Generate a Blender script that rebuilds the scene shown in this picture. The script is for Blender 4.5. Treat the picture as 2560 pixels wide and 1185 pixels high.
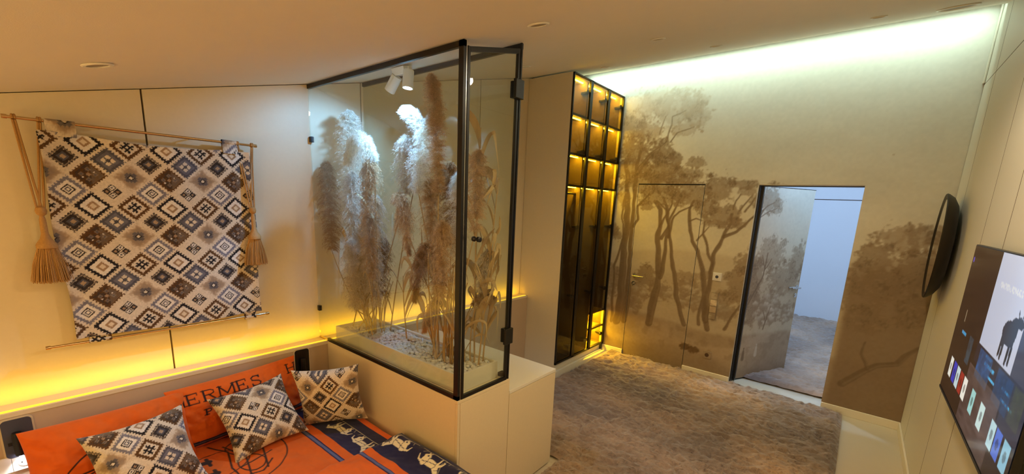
import bpy, bmesh, math, random
import numpy as np
from mathutils import Matrix, Vector

random.seed(7); RNG = np.random.default_rng(7)
scene = bpy.context.scene
for o in list(bpy.data.objects): bpy.data.objects.remove(o)
COL = scene.collection

# ------------------------------------------------------------------ camera
cam_d = bpy.data.cameras.new('camera'); cam = bpy.data.objects.new('camera', cam_d); COL.objects.link(cam)
_r = Vector((0.7733, 0.6325, 0.0439)); _d = Vector((0.1599, -0.1275, -0.9789)); _f = Vector((-0.6136, 0.7640, -0.1998))
_f.normalize(); _r = (_r - _f*_r.dot(_f)).normalized(); _d = _f.cross(_r)
cam.matrix_world = Matrix(((_r.x, -_d.x, -_f.x, 0), (_r.y, -_d.y, -_f.y, 0), (_r.z, -_d.z, -_f.z, 1.777), (0, 0, 0, 1)))
cam_d.sensor_width = 36; cam_d.lens = 1059.73/2560*36
cam_d.shift_x = (1280-1284.87)/2560; cam_d.shift_y = (723.5-592.5)/2560
cam_d.clip_start = 0.02; cam_d.clip_end = 60
scene.camera = cam

# ------------------------------------------------------------------ world, exposure
w = bpy.data.worlds.new('world'); scene.world = w; w.use_nodes = True
w.node_tree.nodes['Background'].inputs[0].default_value = (1, .85, .65, 1)
w.node_tree.nodes['Background'].inputs[1].default_value = 0.05
vs = scene.view_settings
vs.view_transform = 'Standard'; vs.look = 'None'; vs.exposure = 0.0; vs.gamma = 1.0; vs.use_curve_mapping = False

# room constants (metres): camera stands at x=0, y=0
XL, XR, YM, YB = -2.86, 0.519, 4.75, -1.6      # left wall, right wall, mural wall, wall behind
XH, ZH = -2.74, 0.785                           # headboard face and ledge height
def zc(y): return 2.108 + 0.2505*y              # sloping ceiling
SL = math.atan(0.2505)

# light strengths, lamps of the place and the added ones
P_DOWN, P_LEDGE, P_CASE, P_COVE, P_ROOM2, P_DOOR2 = 40.0, 3.8, 40.0, 12.0, 34.0, 85.0
WARM = (1.0, 0.71, 0.33)
def lamp(name, kind, loc, power, color, direction=None, parent=None, **kw):
    d = bpy.data.lights.new(name, kind); d.energy = power; d.color = color
    for k, v in kw.items(): setattr(d, k, v)
    o = bpy.data.objects.new(name, d); COL.objects.link(o); o.location = loc
    if direction is not None: o.rotation_euler = Vector(direction).to_track_quat('-Z', 'Y').to_euler()
    return o
def strip_lamp(name, a, b, width, direction, power, color):
    """long area lamp from a to b shining along direction"""
    a, b = Vector(a), Vector(b); X = (b-a).normalized(); Z = -Vector(direction).normalized()
    Z = (Z - X*Z.dot(X)).normalized(); Y = Z.cross(X)
    d = bpy.data.lights.new(name, 'AREA'); d.shape = 'RECTANGLE'; d.size = (b-a).length; d.size_y = width
    d.energy = power; d.color = color
    o = bpy.data.objects.new(name, d); COL.objects.link(o); c = (a+b)/2
    o.matrix_world = Matrix(((X.x, Y.x, Z.x, c.x), (X.y, Y.y, Z.y, c.y), (X.z, Y.z, Z.z, c.z), (0, 0, 0, 1)))
    return o
strip_lamp('ledge_led', (-2.765, YB+.1, ZH+.012), (-2.765, 3.63, ZH+.012), .02, (-1, 0, .55), P_LEDGE, (1, .55, 0.0)).data.spread = math.radians(130)
strip_lamp('cove_led', (-2.8, 4.605, 3.36), (XR-.03, 4.605, 3.36), .03, (0, .33, -1), P_COVE, (.74, 1, .86)).data.spread = math.radians(105)
strip_lamp('added_low_wall_led', (XL+.1, YB+.06, .95), (XR-.1, YB+.06, .95), .03, (0, .45, 1), 26.0, (1, .66, .24))  # added uplight behind the camera, brightens the sloping ceiling
lamp('corridor_ceiling_lamp', 'AREA', (-.5, 6.8, 3.05), P_ROOM2, (.52, .70, 1.0), (0, 0, -1), shape='RECTANGLE', size=1.6, size_y=2.6)
lamp('corridor_door_lamp', 'POINT', (-.53, 5.10, 2.9), P_DOOR2, (.40, .64, 1.0), shadow_soft_size=.02)

# ------------------------------------------------------------------ helpers
def lin(c):
    c = np.asarray(c, float)/255.0
    return np.where(c <= .04045, c/12.92, ((c+.055)/1.055)**2.4)
MATS = {}
def _base(name):
    m = bpy.data.materials.new(name); m.use_nodes = True; MATS[name] = m
    nt = m.node_tree; return m, nt, nt.nodes['Principled BSDF']
def mat(name, rgb, rough=.5, metal=0., var=.0, scale=20., bump=0., bscale=200., spec=.5, coat=0., stretch=(1, 1, 1)):
    m, nt, b = _base(name); c = list(lin(rgb))+[1]
    b.inputs['Base Color'].default_value = c; b.inputs['Roughness'].default_value = rough
    b.inputs['Metallic'].default_value = metal; b.inputs['Specular IOR Level'].default_value = spec
    if coat: b.inputs['Coat Weight'].default_value = coat; b.inputs['Coat Roughness'].default_value = .08
    tc = nt.nodes.new('ShaderNodeTexCoord'); mp = nt.nodes.new('ShaderNodeMapping')
    mp.inputs['Scale'].default_value = stretch; nt.links.new(tc.outputs['Object'], mp.inputs[0])
    if var:
        n = nt.nodes.new('ShaderNodeTexNoise'); n.inputs['Scale'].default_value = scale; n.inputs['Detail'].default_value = 5
        nt.links.new(mp.outputs[0], n.inputs['Vector'])
        mx = nt.nodes.new('ShaderNodeMix'); mx.data_type = 'RGBA'
        mx.inputs[6].default_value = [x*(1-var) for x in c[:3]]+[1]; mx.inputs[7].default_value = [min(1, x*(1+var)) for x in c[:3]]+[1]
        nt.links.new(n.outputs['Fac'], mx.inputs[0]); nt.links.new(mx.outputs[2], b.inputs['Base Color'])
    if bump:
        n = nt.nodes.new('ShaderNodeTexNoise'); n.inputs['Scale'].default_value = bscale; n.inputs['Detail'].default_value = 3
        nt.links.new(mp.outputs[0], n.inputs['Vector'])
        bp = nt.nodes.new('ShaderNodeBump'); bp.inputs['Strength'].default_value = bump; bp.inputs['Distance'].default_value = .004
        nt.links.new(n.outputs['Fac'], bp.inputs['Height']); nt.links.new(bp.outputs[0], b.inputs['Normal'])
    return m
def colmat(name, rough=.8, bump=0., bscale=400., var=.0, vscale=300., spec=.3, sheen=0., trans=0., emit=0.):
    """material that takes its print from the mesh's colour attribute, with node grain on top"""
    m, nt, b = _base(name)
    at = nt.nodes.new('ShaderNodeAttribute'); at.attribute_name = 'Col'; out = at.outputs['Color']
    tc = nt.nodes.new('ShaderNodeTexCoord')
    if var:
        n = nt.nodes.new('ShaderNodeTexNoise'); n.inputs['Scale'].default_value = vscale; n.inputs['Detail'].default_value = 3
        nt.links.new(tc.outputs['Object'], n.inputs['Vector'])
        rg = nt.nodes.new('ShaderNodeMapRange'); rg.inputs[3].default_value = 1-var; rg.inputs[4].default_value = 1+var
        nt.links.new(n.outputs['Fac'], rg.inputs[0])
        mx = nt.nodes.new('ShaderNodeVectorMath'); mx.operation = 'SCALE'
        nt.links.new(out, mx.inputs[0]); nt.links.new(rg.outputs[0], mx.inputs['Scale']); out = mx.outputs[0]
    nt.links.new(out, b.inputs['Base Color']); b.inputs['Roughness'].default_value = rough
    b.inputs['Specular IOR Level'].default_value = spec
    if sheen: b.inputs['Sheen Weight'].default_value = sheen
    if emit:
        nt.links.new(out, b.inputs['Emission Color']); b.inputs['Emission Strength'].default_value = emit
    if bump:
        n = nt.nodes.new('ShaderNodeTexNoise'); n.inputs['Scale'].default_value = bscale; n.inputs['Detail'].default_value = 2
        nt.links.new(tc.outputs['Object'], n.inputs['Vector'])
        bp = nt.nodes.new('ShaderNodeBump'); bp.inputs['Strength'].default_value = bump; bp.inputs['Distance'].default_value = .003
        nt.links.new(n.outputs['Fac'], bp.inputs['Height']); nt.links.new(bp.outputs[0], b.inputs['Normal'])
    if trans:
        t = nt.nodes.new('ShaderNodeBsdfTranslucent'); nt.links.new(out, t.inputs[0])
        mx = nt.nodes.new('ShaderNodeMixShader'); mx.inputs[0].default_value = trans
        nt.links.new(b.outputs[0], mx.inputs[1]); nt.links.new(t.outputs[0], mx.inputs[2])
        nt.links.new(mx.outputs[0], nt.nodes['Material Output'].inputs[0])
    return m
def emat(name, rgb, strength):
    m, nt, b = _base(name); c = list(lin(rgb))+[1]
    b.inputs['Base Color'].default_value = c; b.inputs['Emission Color'].default_value = c; b.inputs['Emission Strength'].default_value = strength
    return m
def glassmat(name, tint, ior=1.5, rough=0.0):
    m = bpy.data.materials.new(name); m.use_nodes = True; MATS[name] = m; nt = m.node_tree; nt.nodes.clear()
    out = nt.nodes.new('ShaderNodeOutputMaterial'); t = nt.nodes.new('ShaderNodeBsdfTransparent'); g = nt.nodes.new('ShaderNodeBsdfGlossy')
    lw = nt.nodes.new('ShaderNodeLayerWeight'); mx = nt.nodes.new('ShaderNodeMixShader')
    pw = nt.nodes.new('ShaderNodeMath'); pw.operation = 'POWER'; pw.inputs[1].default_value = 5
    ma = nt.nodes.new('ShaderNodeMath'); ma.operation = 'MULTIPLY_ADD'; f0 = ((ior-1)/(ior+1))**2; ma.inputs[1].default_value = 1-f0; ma.inputs[2].default_value = f0
    t.inputs[0].default_value = list(tint)+[1]; g.inputs['Roughness'].default_value = rough
    nt.links.new(lw.outputs['Facing'], pw.inputs[0]); nt.links.new(pw.outputs[0], ma.inputs[0])
    nt.links.new(ma.outputs[0], mx.inputs[0]); nt.links.new(t.outputs[0], mx.inputs[1]); nt.links.new(g.outputs[0], mx.inputs[2])
    nt.links.new(mx.outputs[0], out.inputs[0]); return m

ORG = {}
def tag(o, label=None, cat=None, group=None, kind=None):
    if label: o['label'] = label
    if cat: o['category'] = cat
    if group: o['group'] = group
    if kind: o['kind'] = kind
    return o
def thing(name, loc, label, cat, group=None):
    o = bpy.data.objects.new(name, None); o.empty_display_size = .05; COL.objects.link(o); o.location = loc
    ORG[o.name] = np.array(loc, float); return tag(o, label, cat, group)
def link(name, me, parent=None):
    o = bpy.data.objects.new(name, me); COL.objects.link(o)
    if parent is not None: o.parent = parent; ORG[o.name] = ORG.get(parent.name, np.zeros(3))
    else: ORG[o.name] = np.zeros(3)
    return o
def mesh(name, V, F, m, parent=None, smooth=False, col=None):
    """V world coords; F array (n,k) or a list of faces"""
    V = np.asarray(V, float)
    if parent is not None: V = V - ORG.get(parent.name, np.zeros(3))
    me = bpy.data.meshes.new(name)
    if isinstance(F, np.ndarray):
        k = F.shape[1]; n = F.shape[0]
        me.vertices.add(len(V)); me.vertices.foreach_set('co', V.astype(np.float32).ravel())
        me.loops.add(n*k); me.loops.foreach_set('vertex_index', F.astype(np.int32).ravel())
        me.polygons.add(n); me.polygons.foreach_set('loop_start', np.arange(0, n*k, k, dtype=np.int32))
        me.update(calc_edges=True)
    else:
        me.from_pydata(V.tolist(), [], F); me.update()
    if smooth: me.polygons.foreach_set('use_smooth', np.ones(len(me.polygons), dtype=bool))
    if col is not None:
        a = me.color_attributes.new('Col', 'FLOAT_COLOR', 'POINT')
        c = np.ones((len(V), 4), np.float32); c[:, :3] = col; a.data.foreach_set('color', c.ravel())
    me.materials.append(m); me.validate()
    return link(name, me, parent)
class G:
    """collects boxes, tubes, lathes into one mesh"""
    def __init__(s): s.V = []; s.F = []; s.n = 0
    def add(s, V, F):
        V = np.asarray(V, float); s.V.append(V); s.F += [tuple(int(i)+s.n for i in f) for f in F]; s.n += len(V); return s
    def box(s, x0, x1, y0, y1, z0, z1, bev=0.):
        if bev:
            bm = bmesh.new(); bmesh.ops.create_cube(bm, size=1)
            for v in bm.verts: v.co = Vector(((x0+x1)/2+v.co.x*(x1-x0), (y0+y1)/2+v.co.y*(y1-y0), (z0+z1)/2+v.co.z*(z1-z0)))
            bmesh.ops.bevel(bm, geom=bm.edges[:], offset=bev, segments=2, affect='EDGES', profile=.5)
            bm.verts.ensure_lookup_table(); bm.verts.index_update()
            V = [v.co[:] for v in bm.verts]; F = [[v.index for v in f.verts] for f in bm.faces]; bm.free()
            return s.add(V, F)
        V = [(x, y, z) for x in (x0, x1) for y in (y0, y1) for z in (z0, z1)]
        return s.add(V, [(0, 1, 3, 2), (4, 6, 7, 5), (0, 4, 5, 1), (2, 3, 7, 6), (0, 2, 6, 4), (1, 5, 7, 3)])
    def obox(s, c, X, Y, Z, hx, hy, hz, bev=0.):
        """oriented box with half sizes"""
        g = G().box(-hx, hx, -hy, hy, -hz, hz, bev); M = np.array([X, Y, Z], float); 
        return s.add(np.vstack(g.V)@M + np.array(c, float), g.F)
    def prism(s, poly, h):
        """poly: list of 3D points (planar), extruded by vector h"""
        P = np.array(poly, float); h = np.array(h, float); n = len(P)
        V = np.vstack([P, P+h]); F = [tuple(range(n))[::-1], tuple(range(n, 2*n))]+[(i, (i+1) % n, n+(i+1) % n, n+i) for i in range(n)]
        return s.add(V, F)
    def tube(s, pts, r, seg=8, caps=True):
        P = np.array(pts, float); n = len(P); r = np.broadcast_to(np.asarray(r, float), (n,))
        T = np.gradient(P, axis=0); T /= np.linalg.norm(T, axis=1)[:, None]+1e-12
        ref = np.array([0, 0, 1.]) if abs(T[0, 2]) < .9 else np.array([1., 0, 0]); V = []
        u = np.cross(T[0], ref); u /= np.linalg.norm(u)
        for i in range(n):
            u = u - T[i]*(u@T[i]); u /= np.linalg.norm(u)+1e-12; v = np.cross(T[i], u)
            for k in range(seg):
                a = 2*math.pi*k/seg; V.append(P[i]+r[i]*(math.cos(a)*u+math.sin(a)*v))
        F = [(i*seg+k, i*seg+(k+1) % seg, (i+1)*seg+(k+1) % seg, (i+1)*seg+k) for i in range(n-1) for k in range(seg)]
        if caps: F += [tuple(range(seg))[::-1], tuple(range((n-1)*seg, n*seg))]
        return s.add(V, F)
    def lathe(s, prof, c, axis=(0, 0, 1), seg=24):
        """prof: (radius, height along axis)"""
        A = Vector(axis).normalized(); u = A.orthogonal().normalized(); v = A.cross(u); c = Vector(c); V = []
        for r, h in prof:
            for k in range(seg):
                a = 2*math.pi*k/seg; V.append((c+A*h+(u*math.cos(a)+v*math.sin(a))*max(r, 1e-5))[:])
        n = len(prof)
        F = [(i*seg+k, i*seg+(k+1) % seg, (i+1)*seg+(k+1) % seg, (i+1)*seg+k) for i in range(n-1) for k in range(seg)]
        F += [tuple(range(seg))[::-1], tuple(range((n-1)*seg, n*seg))]
        return s.add(V, F)
    def build(s, name, m, parent=None, smooth=False):
        o = mesh(name, np.vstack(s.V), s.F, m, parent)
        if smooth:
            me = o.data; me.polygons.foreach_set('use_smooth', np.ones(len(me.polygons), dtype=bool))
            try: me.set_sharp_from_angle(angle=math.radians(40))
            except Exception: pass
        return o
def grid_faces(nu, nv):
    i = np.arange(nu-1)[:, None]*nv + np.arange(nv-1)[None, :]
    return np.stack([i, i+nv, i+nv+1, i+1], -1).reshape(-1, 4)
def box(name, a, m, parent=None, bev=0.): return G().box(*a, bev=bev).build(name, m, parent, smooth=False)
def struct(o): o['kind'] = 'structure'; return o

def vnoise(x, y, seed=0):
    """value noise on arrays, 0..1"""
    xi = np.floor(x).astype(np.int64); yi = np.floor(y).astype(np.int64); fx = x-xi; fy = y-yi
    fx = fx*fx*(3-2*fx); fy = fy*fy*(3-2*fy)
    def h(a, b):
        n = (a*374761393 + b*668265263 + seed*1442695041) & 0xffffffff
        n = ((n ^ (n >> 13))*1274126177) & 0xffffffff
        return ((n ^ (n >> 16)) & 0xffff)/65535.0
    return (h(xi, yi)*(1-fx)+h(xi+1, yi)*fx)*(1-fy)+(h(xi, yi+1)*(1-fx)+h(xi+1, yi+1)*fx)*fy
def fbm(x, y, oct=4, seed=0):
    s = 0; a = .5; t = 0
    for i in range(oct): s = s+a*vnoise(x*2**i, y*2**i, seed+i*17); t += a; a *= .5
    return s/t
def sstep(a, b, x): t = np.clip((x-a)/(b-a), 0, 1); return t*t*(3-2*t)
def seg_dist(x, y, pts, w0, w1):
    """min over segments of (distance - tapering half width)"""
    best = np.full(x.shape, 1e9); L = [math.dist(pts[i], pts[i+1]) for i in range(len(pts)-1)]; tot = sum(L)+1e-9; acc = 0
    for i in range(len(pts)-1):
        ax, ay = pts[i]; bx, by = pts[i+1]; l2 = L[i]**2+1e-12
        t = np.clip(((x-ax)*(bx-ax)+(y-ay)*(by-ay))/l2, 0, 1)
        d = np.hypot(x-ax-t*(bx-ax), y-ay-t*(by-ay)); s = (acc+t*L[i])/tot
        best = np.minimum(best, d-(w0+(w1-w0)*s)/2); acc += L[i]
    return best
def inpoly(x, y, poly):
    r = np.zeros(x.shape, bool); j = len(poly)-1
    for i in range(len(poly)):
        xi, yi = poly[i]; xj, yj = poly[j]
        c = ((yi > y) != (yj > y)) & (x < (xj-xi)*(y-yi)/((yj-yi) or 1e-9)+xi); r ^= c; j = i
    return r
def mixc(img, c, a): img += (np.asarray(c, float)-img)*a[..., None]

# ------------------------------------------------------------------ materials
PANEL = mat('beige_panel', (225, 209, 176), .55, var=.03, scale=60, bump=.08, bscale=500)
PANEL2 = mat('ivory_panel', (218, 214, 200), .5, var=.02, scale=50, bump=.05, bscale=500)
SEAM = mat('brown_seam', (84, 60, 42), .8)
CEIL = mat('ceiling_paint', (232, 222, 204), .75, var=.02, scale=8, bump=.1, bscale=300)
FLOORM = mat('floor_tile', (204, 192, 168), .16, var=.03, scale=3, spec=.5)
WHITE = mat('white_lacquer', (236, 234, 228), .35)
WHITEB = mat('white_board', (232, 226, 210), .4)
BLACK = mat('black_metal', (14, 13, 13), .35, spec=.5)
DARK = mat('dark_gap', (8, 8, 8), .8)
CHROME = mat('brushed_steel', (200, 196, 188), .25, 1.)
BRASS = mat('satin_rod', (205, 180, 140), .22, 1.)
GLASS = glassmat('clear_glass', (.95, .97, .94), 1.62)
SMOKE = glassmat('bronze_glass', (.60, .58, .50), 1.5)
DARKBODY = mat('wardrobe_inside', (108, 88, 52), .7, var=.05, scale=30)
PLASTIC = mat('white_plastic', (225, 220, 210), .35)
LED_Y = emat('led_yellow', (255, 208, 28), 300)
LED_W = emat('led_profile_glow', (255, 212, 56), 1.0)

# ------------------------------------------------------------------ mural print
MX0, MX1, MZ1, MR = XL, XR, 3.45, .005
TRUNKS = [
(.1,.055,[(-2.17,.41),(-2.14,.73),(-2.17,1.32),(-2.15,1.56),(-2.18,1.97),(-2.19,2.13),(-2.24,2.28)]),
(.06,.03,[(-2.08,.43),(-2.06,.75),(-2.09,1.33),(-2.09,1.59),(-2.09,1.91),(-2.1,2.14),(-2.09,2.26),(-2.07,2.41)]),
(.03,.015,[(-2.24,.39),(-2.25,.71),(-2.27,1.06),(-2.19,1.44),(-2.22,1.73),(-2.21,1.91)]),
(.03,.015,[(-2.07,1.57),(-2.03,1.65),(-2.04,1.8),(-1.93,1.94)]),
(.085,.035,[(-1.77,.47),(-1.73,.82),(-1.71,1.02),(-1.77,1.42),(-1.76,1.59),(-1.79,1.78),(-1.86,1.86)]),
(.05,.012,[(-1.69,1.02),(-1.68,1.14),(-1.68,1.43),(-1.66,1.62),(-1.73,1.78),(-1.84,1.87)]),
(.035,.012,[(-1.73,1.46),(-1.66,1.6),(-1.63,1.78),(-1.57,1.95)]),
(.03,.01,[(-1.65,1.48),(-1.61,1.71),(-1.57,1.76),(-1.43,1.83)]),
(.03,.01,[(-1.76,1.59),(-1.7,1.73),(-1.66,1.92)]),
(.055,.022,[(-1.37,.54),(-1.47,.77),(-1.57,1.13),(-1.63,1.46),(-1.67,1.67),(-1.69,1.74),(-1.77,1.9)]),
(.06,.02,[(-1.13,.54),(-1.2,.91),(-1.25,1.16),(-1.31,1.36),(-1.39,1.46),(-1.43,1.57),(-1.46,1.79),(-1.43,1.88)]),
(.03,.015,[(-1.17,1.15),(-1.17,1.26),(-1.24,1.43),(-1.29,1.54),(-1.3,1.67)]),
(.06,.02,[(-1.15,.63),(-1.17,1.15),(-1.15,1.35),(-1.1,1.52),(-1.06,1.64),(-1.04,1.76)]),
(.03,.012,[(-1.09,1.53),(-.99,1.59),(-.91,1.68),(-.85,1.75),(-.81,1.82)]),
(.015,.006,[(-1.34,1.47),(-1.29,1.55),(-1.24,1.62)]),
(.012,.006,[(-1.03,1.81),(-1.02,1.9),(-.99,1.96)]),(.012,.006,[(-.98,1.77),(-.92,1.9),(-.89,1.95)]),(.012,.006,[(-.93,1.79),(-.86,1.92)]),
(.012,.006,[(-1.44,1.67),(-1.39,1.7),(-1.33,1.68)]),(.03,.02,[(-1.22,.57),(-1.21,.84)]),(.025,.012,[(-.96,.57),(-.85,.84),(-.8,.94)]),
(.012,.006,[(-1.8,2.51),(-1.74,2.67),(-1.74,2.75),(-1.63,2.8)]),(.012,.006,[(-1.75,2.49),(-1.67,2.58),(-1.52,2.63)]),(.012,.006,[(-1.88,2.58),(-1.84,2.67),(-1.81,2.76)]),
(.012,.006,[(-2.1,2.14),(-1.98,2.3),(-1.9,2.4)]),(.012,.006,[(-2.1,2.2),(-1.95,2.38),(-1.8,2.5)]),
(.06,.03,[(.07,.29),(.22,.46),(.29,.52),(.41,.57),(.52,.74)]),(.03,.01,[(.23,.48),(.18,.6),(.19,.71)]),
(.02,.01,[(-.84,.8),(-.80,.88),(-.65,1.15),(-.64,1.38)]),(.01,.005,[(-.65,1.2),(-.56,1.32)]),(.01,.005,[(-.65,1.22),(-.72,1.36)]),
(.008,.004,[(-.845,1.80),(-.76,1.86),(-.66,1.9)]),(.008,.004,[(-.845,1.74),(-.74,1.8),(-.62,1.84)]),
(.016,.006,[(-.52,.55),(-.50,.70),(-.46,.8)]),(.012,.005,[(-.51,.62),(-.57,.76)])]
BLOBS = [
(-2.17,2.79,.25,.28,1),(-1.91,2.91,.24,.17,1),(-1.73,2.83,.25,.22,1),(-1.55,2.84,.16,.15,1),(-1.49,2.73,.13,.14,1),(-1.6,2.62,.15,.1,1.3),(-2.22,2.58,.24,.24,1.6),(-2.01,2.61,.18,.15,1.8),
(-2.13,2.4,.28,.17,2.3),(-1.85,2.37,.22,.15,2.4),(-1.67,2.32,.09,.1,2.3),(-2.16,2.23,.26,.15,2.1),(-1.83,2.18,.28,.15,2.2),(-1.46,2.27,.12,.06,2),(-1.61,2.14,.31,.11,2),(-1.91,2.07,.44,.13,2.1),
(-1.75,1.92,.32,.11,2.1),(-1.48,1.95,.24,.15,2.2),(-1.19,2.0,.16,.16,2.2),(-1.28,1.81,.12,.11,2.1),(-1.93,1.81,.09,.06,2.2),(-.98,2.05,.15,.05,2.1),(-.94,1.99,.11,.05,1.9),(-1.13,1.74,.21,.13,2.2),(-1.0,1.68,.11,.06,2.3),(-1.18,1.66,.15,.05,2),
(-2.31,1.51,.07,.12,2.2),(-2.26,1.45,.08,.07,2),(-2.22,1.87,.1,.11,1.8),(-.73,1.92,.17,.13,1.9),(-.6,1.86,.1,.09,1.7),(.1,2.3,.01,.01,1)]
BUSH = [(-1.87,1.01,.15,.16,2.3),(-1.39,1.08,.15,.07,1.9),(-1.21,1.11,.08,.07,2.1),(-.83,1.26,.13,.16,2.2),(-.87,1.05,.17,.24,2.2),(-.97,.91,.11,.12,1.9),(-.73,.81,.14,.24,2.2),(-2.35,.9,.2,.25,2.2),
(.25,1.62,.19,.14,2),(.13,1.44,.15,.2,2.3),(.37,1.63,.12,.14,2.1),(.39,1.37,.16,.22,2.5),(.19,1.2,.2,.24,2.5),(.14,.91,.15,.17,2.4),(.43,1.04,.13,.19,2.5),(-.02,1.2,.08,.22,2.3),
(-.6,1.38,.25,.19,1.7),(-.15,1.3,.15,.2,1.8),(-.3,1.1,.28,.2,1.9),(-.75,1.15,.12,.2,2)]
LIGHTB = [(-1.96,.78,.15,.16,.2),(-1.65,.84,.16,.13,.1),(-1.37,.94,.17,.11,.0),(-1.35,.82,.16,.11,.2),(-1.99,.65,.14,.1,.6),(-1.02,.75,.2,.1,.5),(-.52,.76,.27,.19,-.25),(-.2,.72,.15,.13,.1),(-2.3,.8,.12,.12,.5)]
def paint_mural():
    nx = int((MX1-MX0)/MR)+2; nz = int(MZ1/MR)+2
    x, z = np.meshgrid(MX0+np.arange(nx)*MR, np.arange(nz)*MR, indexing='ij')
    f1 = fbm(x*3, z*7, 4, 3); f2 = fbm(x*14, z*14, 4, 11); f3 = fbm(x*45, z*45, 3, 23); f4 = fbm(x*90, z*60, 2, 31)
    k = sstep(1.1, 3.0, z)[..., None]
    img = np.array([206, 196, 170.])*(1-k)+np.array([222, 222, 214.])*k
    img += ((f1-.5)*14)[..., None]
    # far hills and plain
    hill = 1.36+.05*np.sin(x*3.1)+.06*np.sin(x*1.3+1)
    mixc(img, (184, 168, 140), .55*sstep(.02, -.04, z-hill))
    mixc(img, (168, 150, 122), .5*sstep(1.15, 1.0, z)*(.6+.6*f2))
    # ground
    gz = .56+.05*np.sin(x*2.2+.5)-.08*sstep(-.9, .3, x)
    g = sstep(.02, -.05, z-gz)
    mixc(img, (160, 140, 114), g*.9); mixc(img, (184, 164, 138), g*sstep(.45, .7, f1)*.5)
    mixc(img, (128, 108, 86), sstep(.38, .0, z+.1*(f2-.5)+.08*sstep(-1.5, -.5, x))*.75)
    mixc(img, (134, 114, 90), g*sstep(.5, .66, f2)*.35)
    # dark thicket at the right end
    rt = sstep(-.04, .02, x)
    mixc(img, (134, 112, 88), rt*sstep(1.55, 1.2, z+.15*(f2-.5))*.85)
    T = {0: np.array([158, 138, 112.]), 1: np.array([128, 106, 80.])}
    def foliage(cx, cz, rx, rz, t, lite=False):
        r = np.hypot((x-cx)/rx, (z-cz)/rz)
        sel = r < 1.5
        mk = np.clip((1.0-r+(f2-.5)*.9+(f3-.5)*.75)*4.5, 0, 1)*sel
        if lite:
            mixc(img, np.array([142, 122, 98.]), mk*.75)
            rb = random.Random(int(cx*1000)); base = np.array([202, 188, 164.])-t*40
            for q in range(26):
                aa = rb.uniform(0, 6.28); ra = math.sqrt(rb.random())*.85; qx = cx+rx*ra*math.cos(aa); qz = cz+rz*ra*math.sin(aa); qs = rb.uniform(.22, .36)*min(rx, rz)
                rr = np.hypot((x-qx)/qs, (z-qz)/(qs*.8)); sub = np.clip((1-rr+(f3-.5)*.9)*2.5, 0, 1)*mk
                mixc(img, base-34*rb.random(), sub*np.clip(.35+.75*(z-qz)/qs, .0, .85))
        else:
            a = {True: .42}.get(t < 1.2, min(.9, .36*t))
            gap = .72+.45*(f3-.35)
            c = T[0]*(2.6-t)/1.6+T[1]*(t-1)/1.6
            mixc(img, c, mk*a*np.clip(gap, 0.3, 1))
            mixc(img, c*.82, mk*sstep(.55, .7, f4*.5+f2*.5)*.45*min(1, t-.6))
            mixc(img, np.array([186, 170, 142.]), mk*sstep(.62, .72, f3)*(.3 if t < 2.25 else .12))
    for b in BUSH: foliage(*b)
    for b in LIGHTB: foliage(*b, lite=True)
    wob = (fbm(x*6, z*6, 2, 41)-.5)*.05
    for w0, w1, p in TRUNKS:
        d = seg_dist(x+wob, z, p, w0, w1)
        mixc(img, (118, 98, 76), sstep(.006, -.002, d)*.88)
        mixc(img, (154, 134, 108), sstep(.006, -.004, seg_dist(x+wob-.25*w0, z, p, w0*.3, w1*.2))*.3)
    for b in BLOBS: foliage(*b)
    # fallen shapes and two small figures resting on the slope
    for cx, cz in ((-1.33, .29), (-1.24, .27)):
        mixc(img, (96, 72, 46), sstep(1, .6, np.hypot((x-cx)/.07, (z-cz)/.05)+(f3-.5)*.8)*.8)
    for cx, cz, c in ((-.77, .30, (110, 92, 70)), (-.58, .33, (196, 184, 164))):
        d = np.minimum(seg_dist(x, z, [(cx, cz-.07), (cx, cz+.02)], .045, .03), seg_dist(x, z, [(cx, cz+.045), (cx, cz+.05)], .02, .02))
        mixc(img, c, sstep(.004, -.004, d)*.8)
    # mist towards the top of the print
    mixc(img, (208, 206, 196), sstep(2.35, 3.05, z)*.5)
    img += ((f3-.5)*10)[..., None]
    return np.clip(img, 0, 255)
MURAL = lin(paint_mural())
def mural_at(x, z):
    fx = np.clip((x-MX0)/MR, 0, MURAL.shape[0]-1.001); fz = np.clip(z/MR, 0, MURAL.shape[1]-1.001)
    i = fx.astype(int); j = fz.astype(int); a = (fx-i)[..., None]; b = (fz-j)[..., None]
    return (MURAL[i, j]*(1-a)+MURAL[i+1, j]*a)*(1-b)+(MURAL[i, j+1]*(1-a)+MURAL[i+1, j+1]*a)*b
MURALM = colmat('printed_wallpaper', .75, bump=.05, bscale=700, var=.06, vscale=500)
class CG:
    """coloured mesh collector"""
    def __init__(s): s.V = []; s.F = []; s.C = []; s.n = 0
    def grid(s, P, c):
        nu, nv = P.shape[:2]; s.V.append(P.reshape(-1, 3)); s.C.append(np.broadcast_to(c, P.shape).reshape(-1, 3))
        s.F.append(grid_faces(nu, nv)+s.n); s.n += nu*nv
    def box(s, x0, x1, y0, y1, z0, z1, c):
        V = np.array([(x, y, z) for x in (x0, x1) for y in (y0, y1) for z in (z0, z1)], float)
        s.V.append(V); s.C.append(np.tile(np.asarray(c, float), (8, 1)))
        s.F.append(np.array([(0, 1, 3, 2), (4, 6, 7, 5), (0, 4, 5, 1), (2, 3, 7, 6), (0, 2, 6, 4), (1, 5, 7, 3)])+s.n); s.n += 8
    def build(s, name, m, parent=None, smooth=False): return mesh(name, np.vstack(s.V), np.vstack(s.F), m, parent, smooth, np.vstack(s.C))

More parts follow.
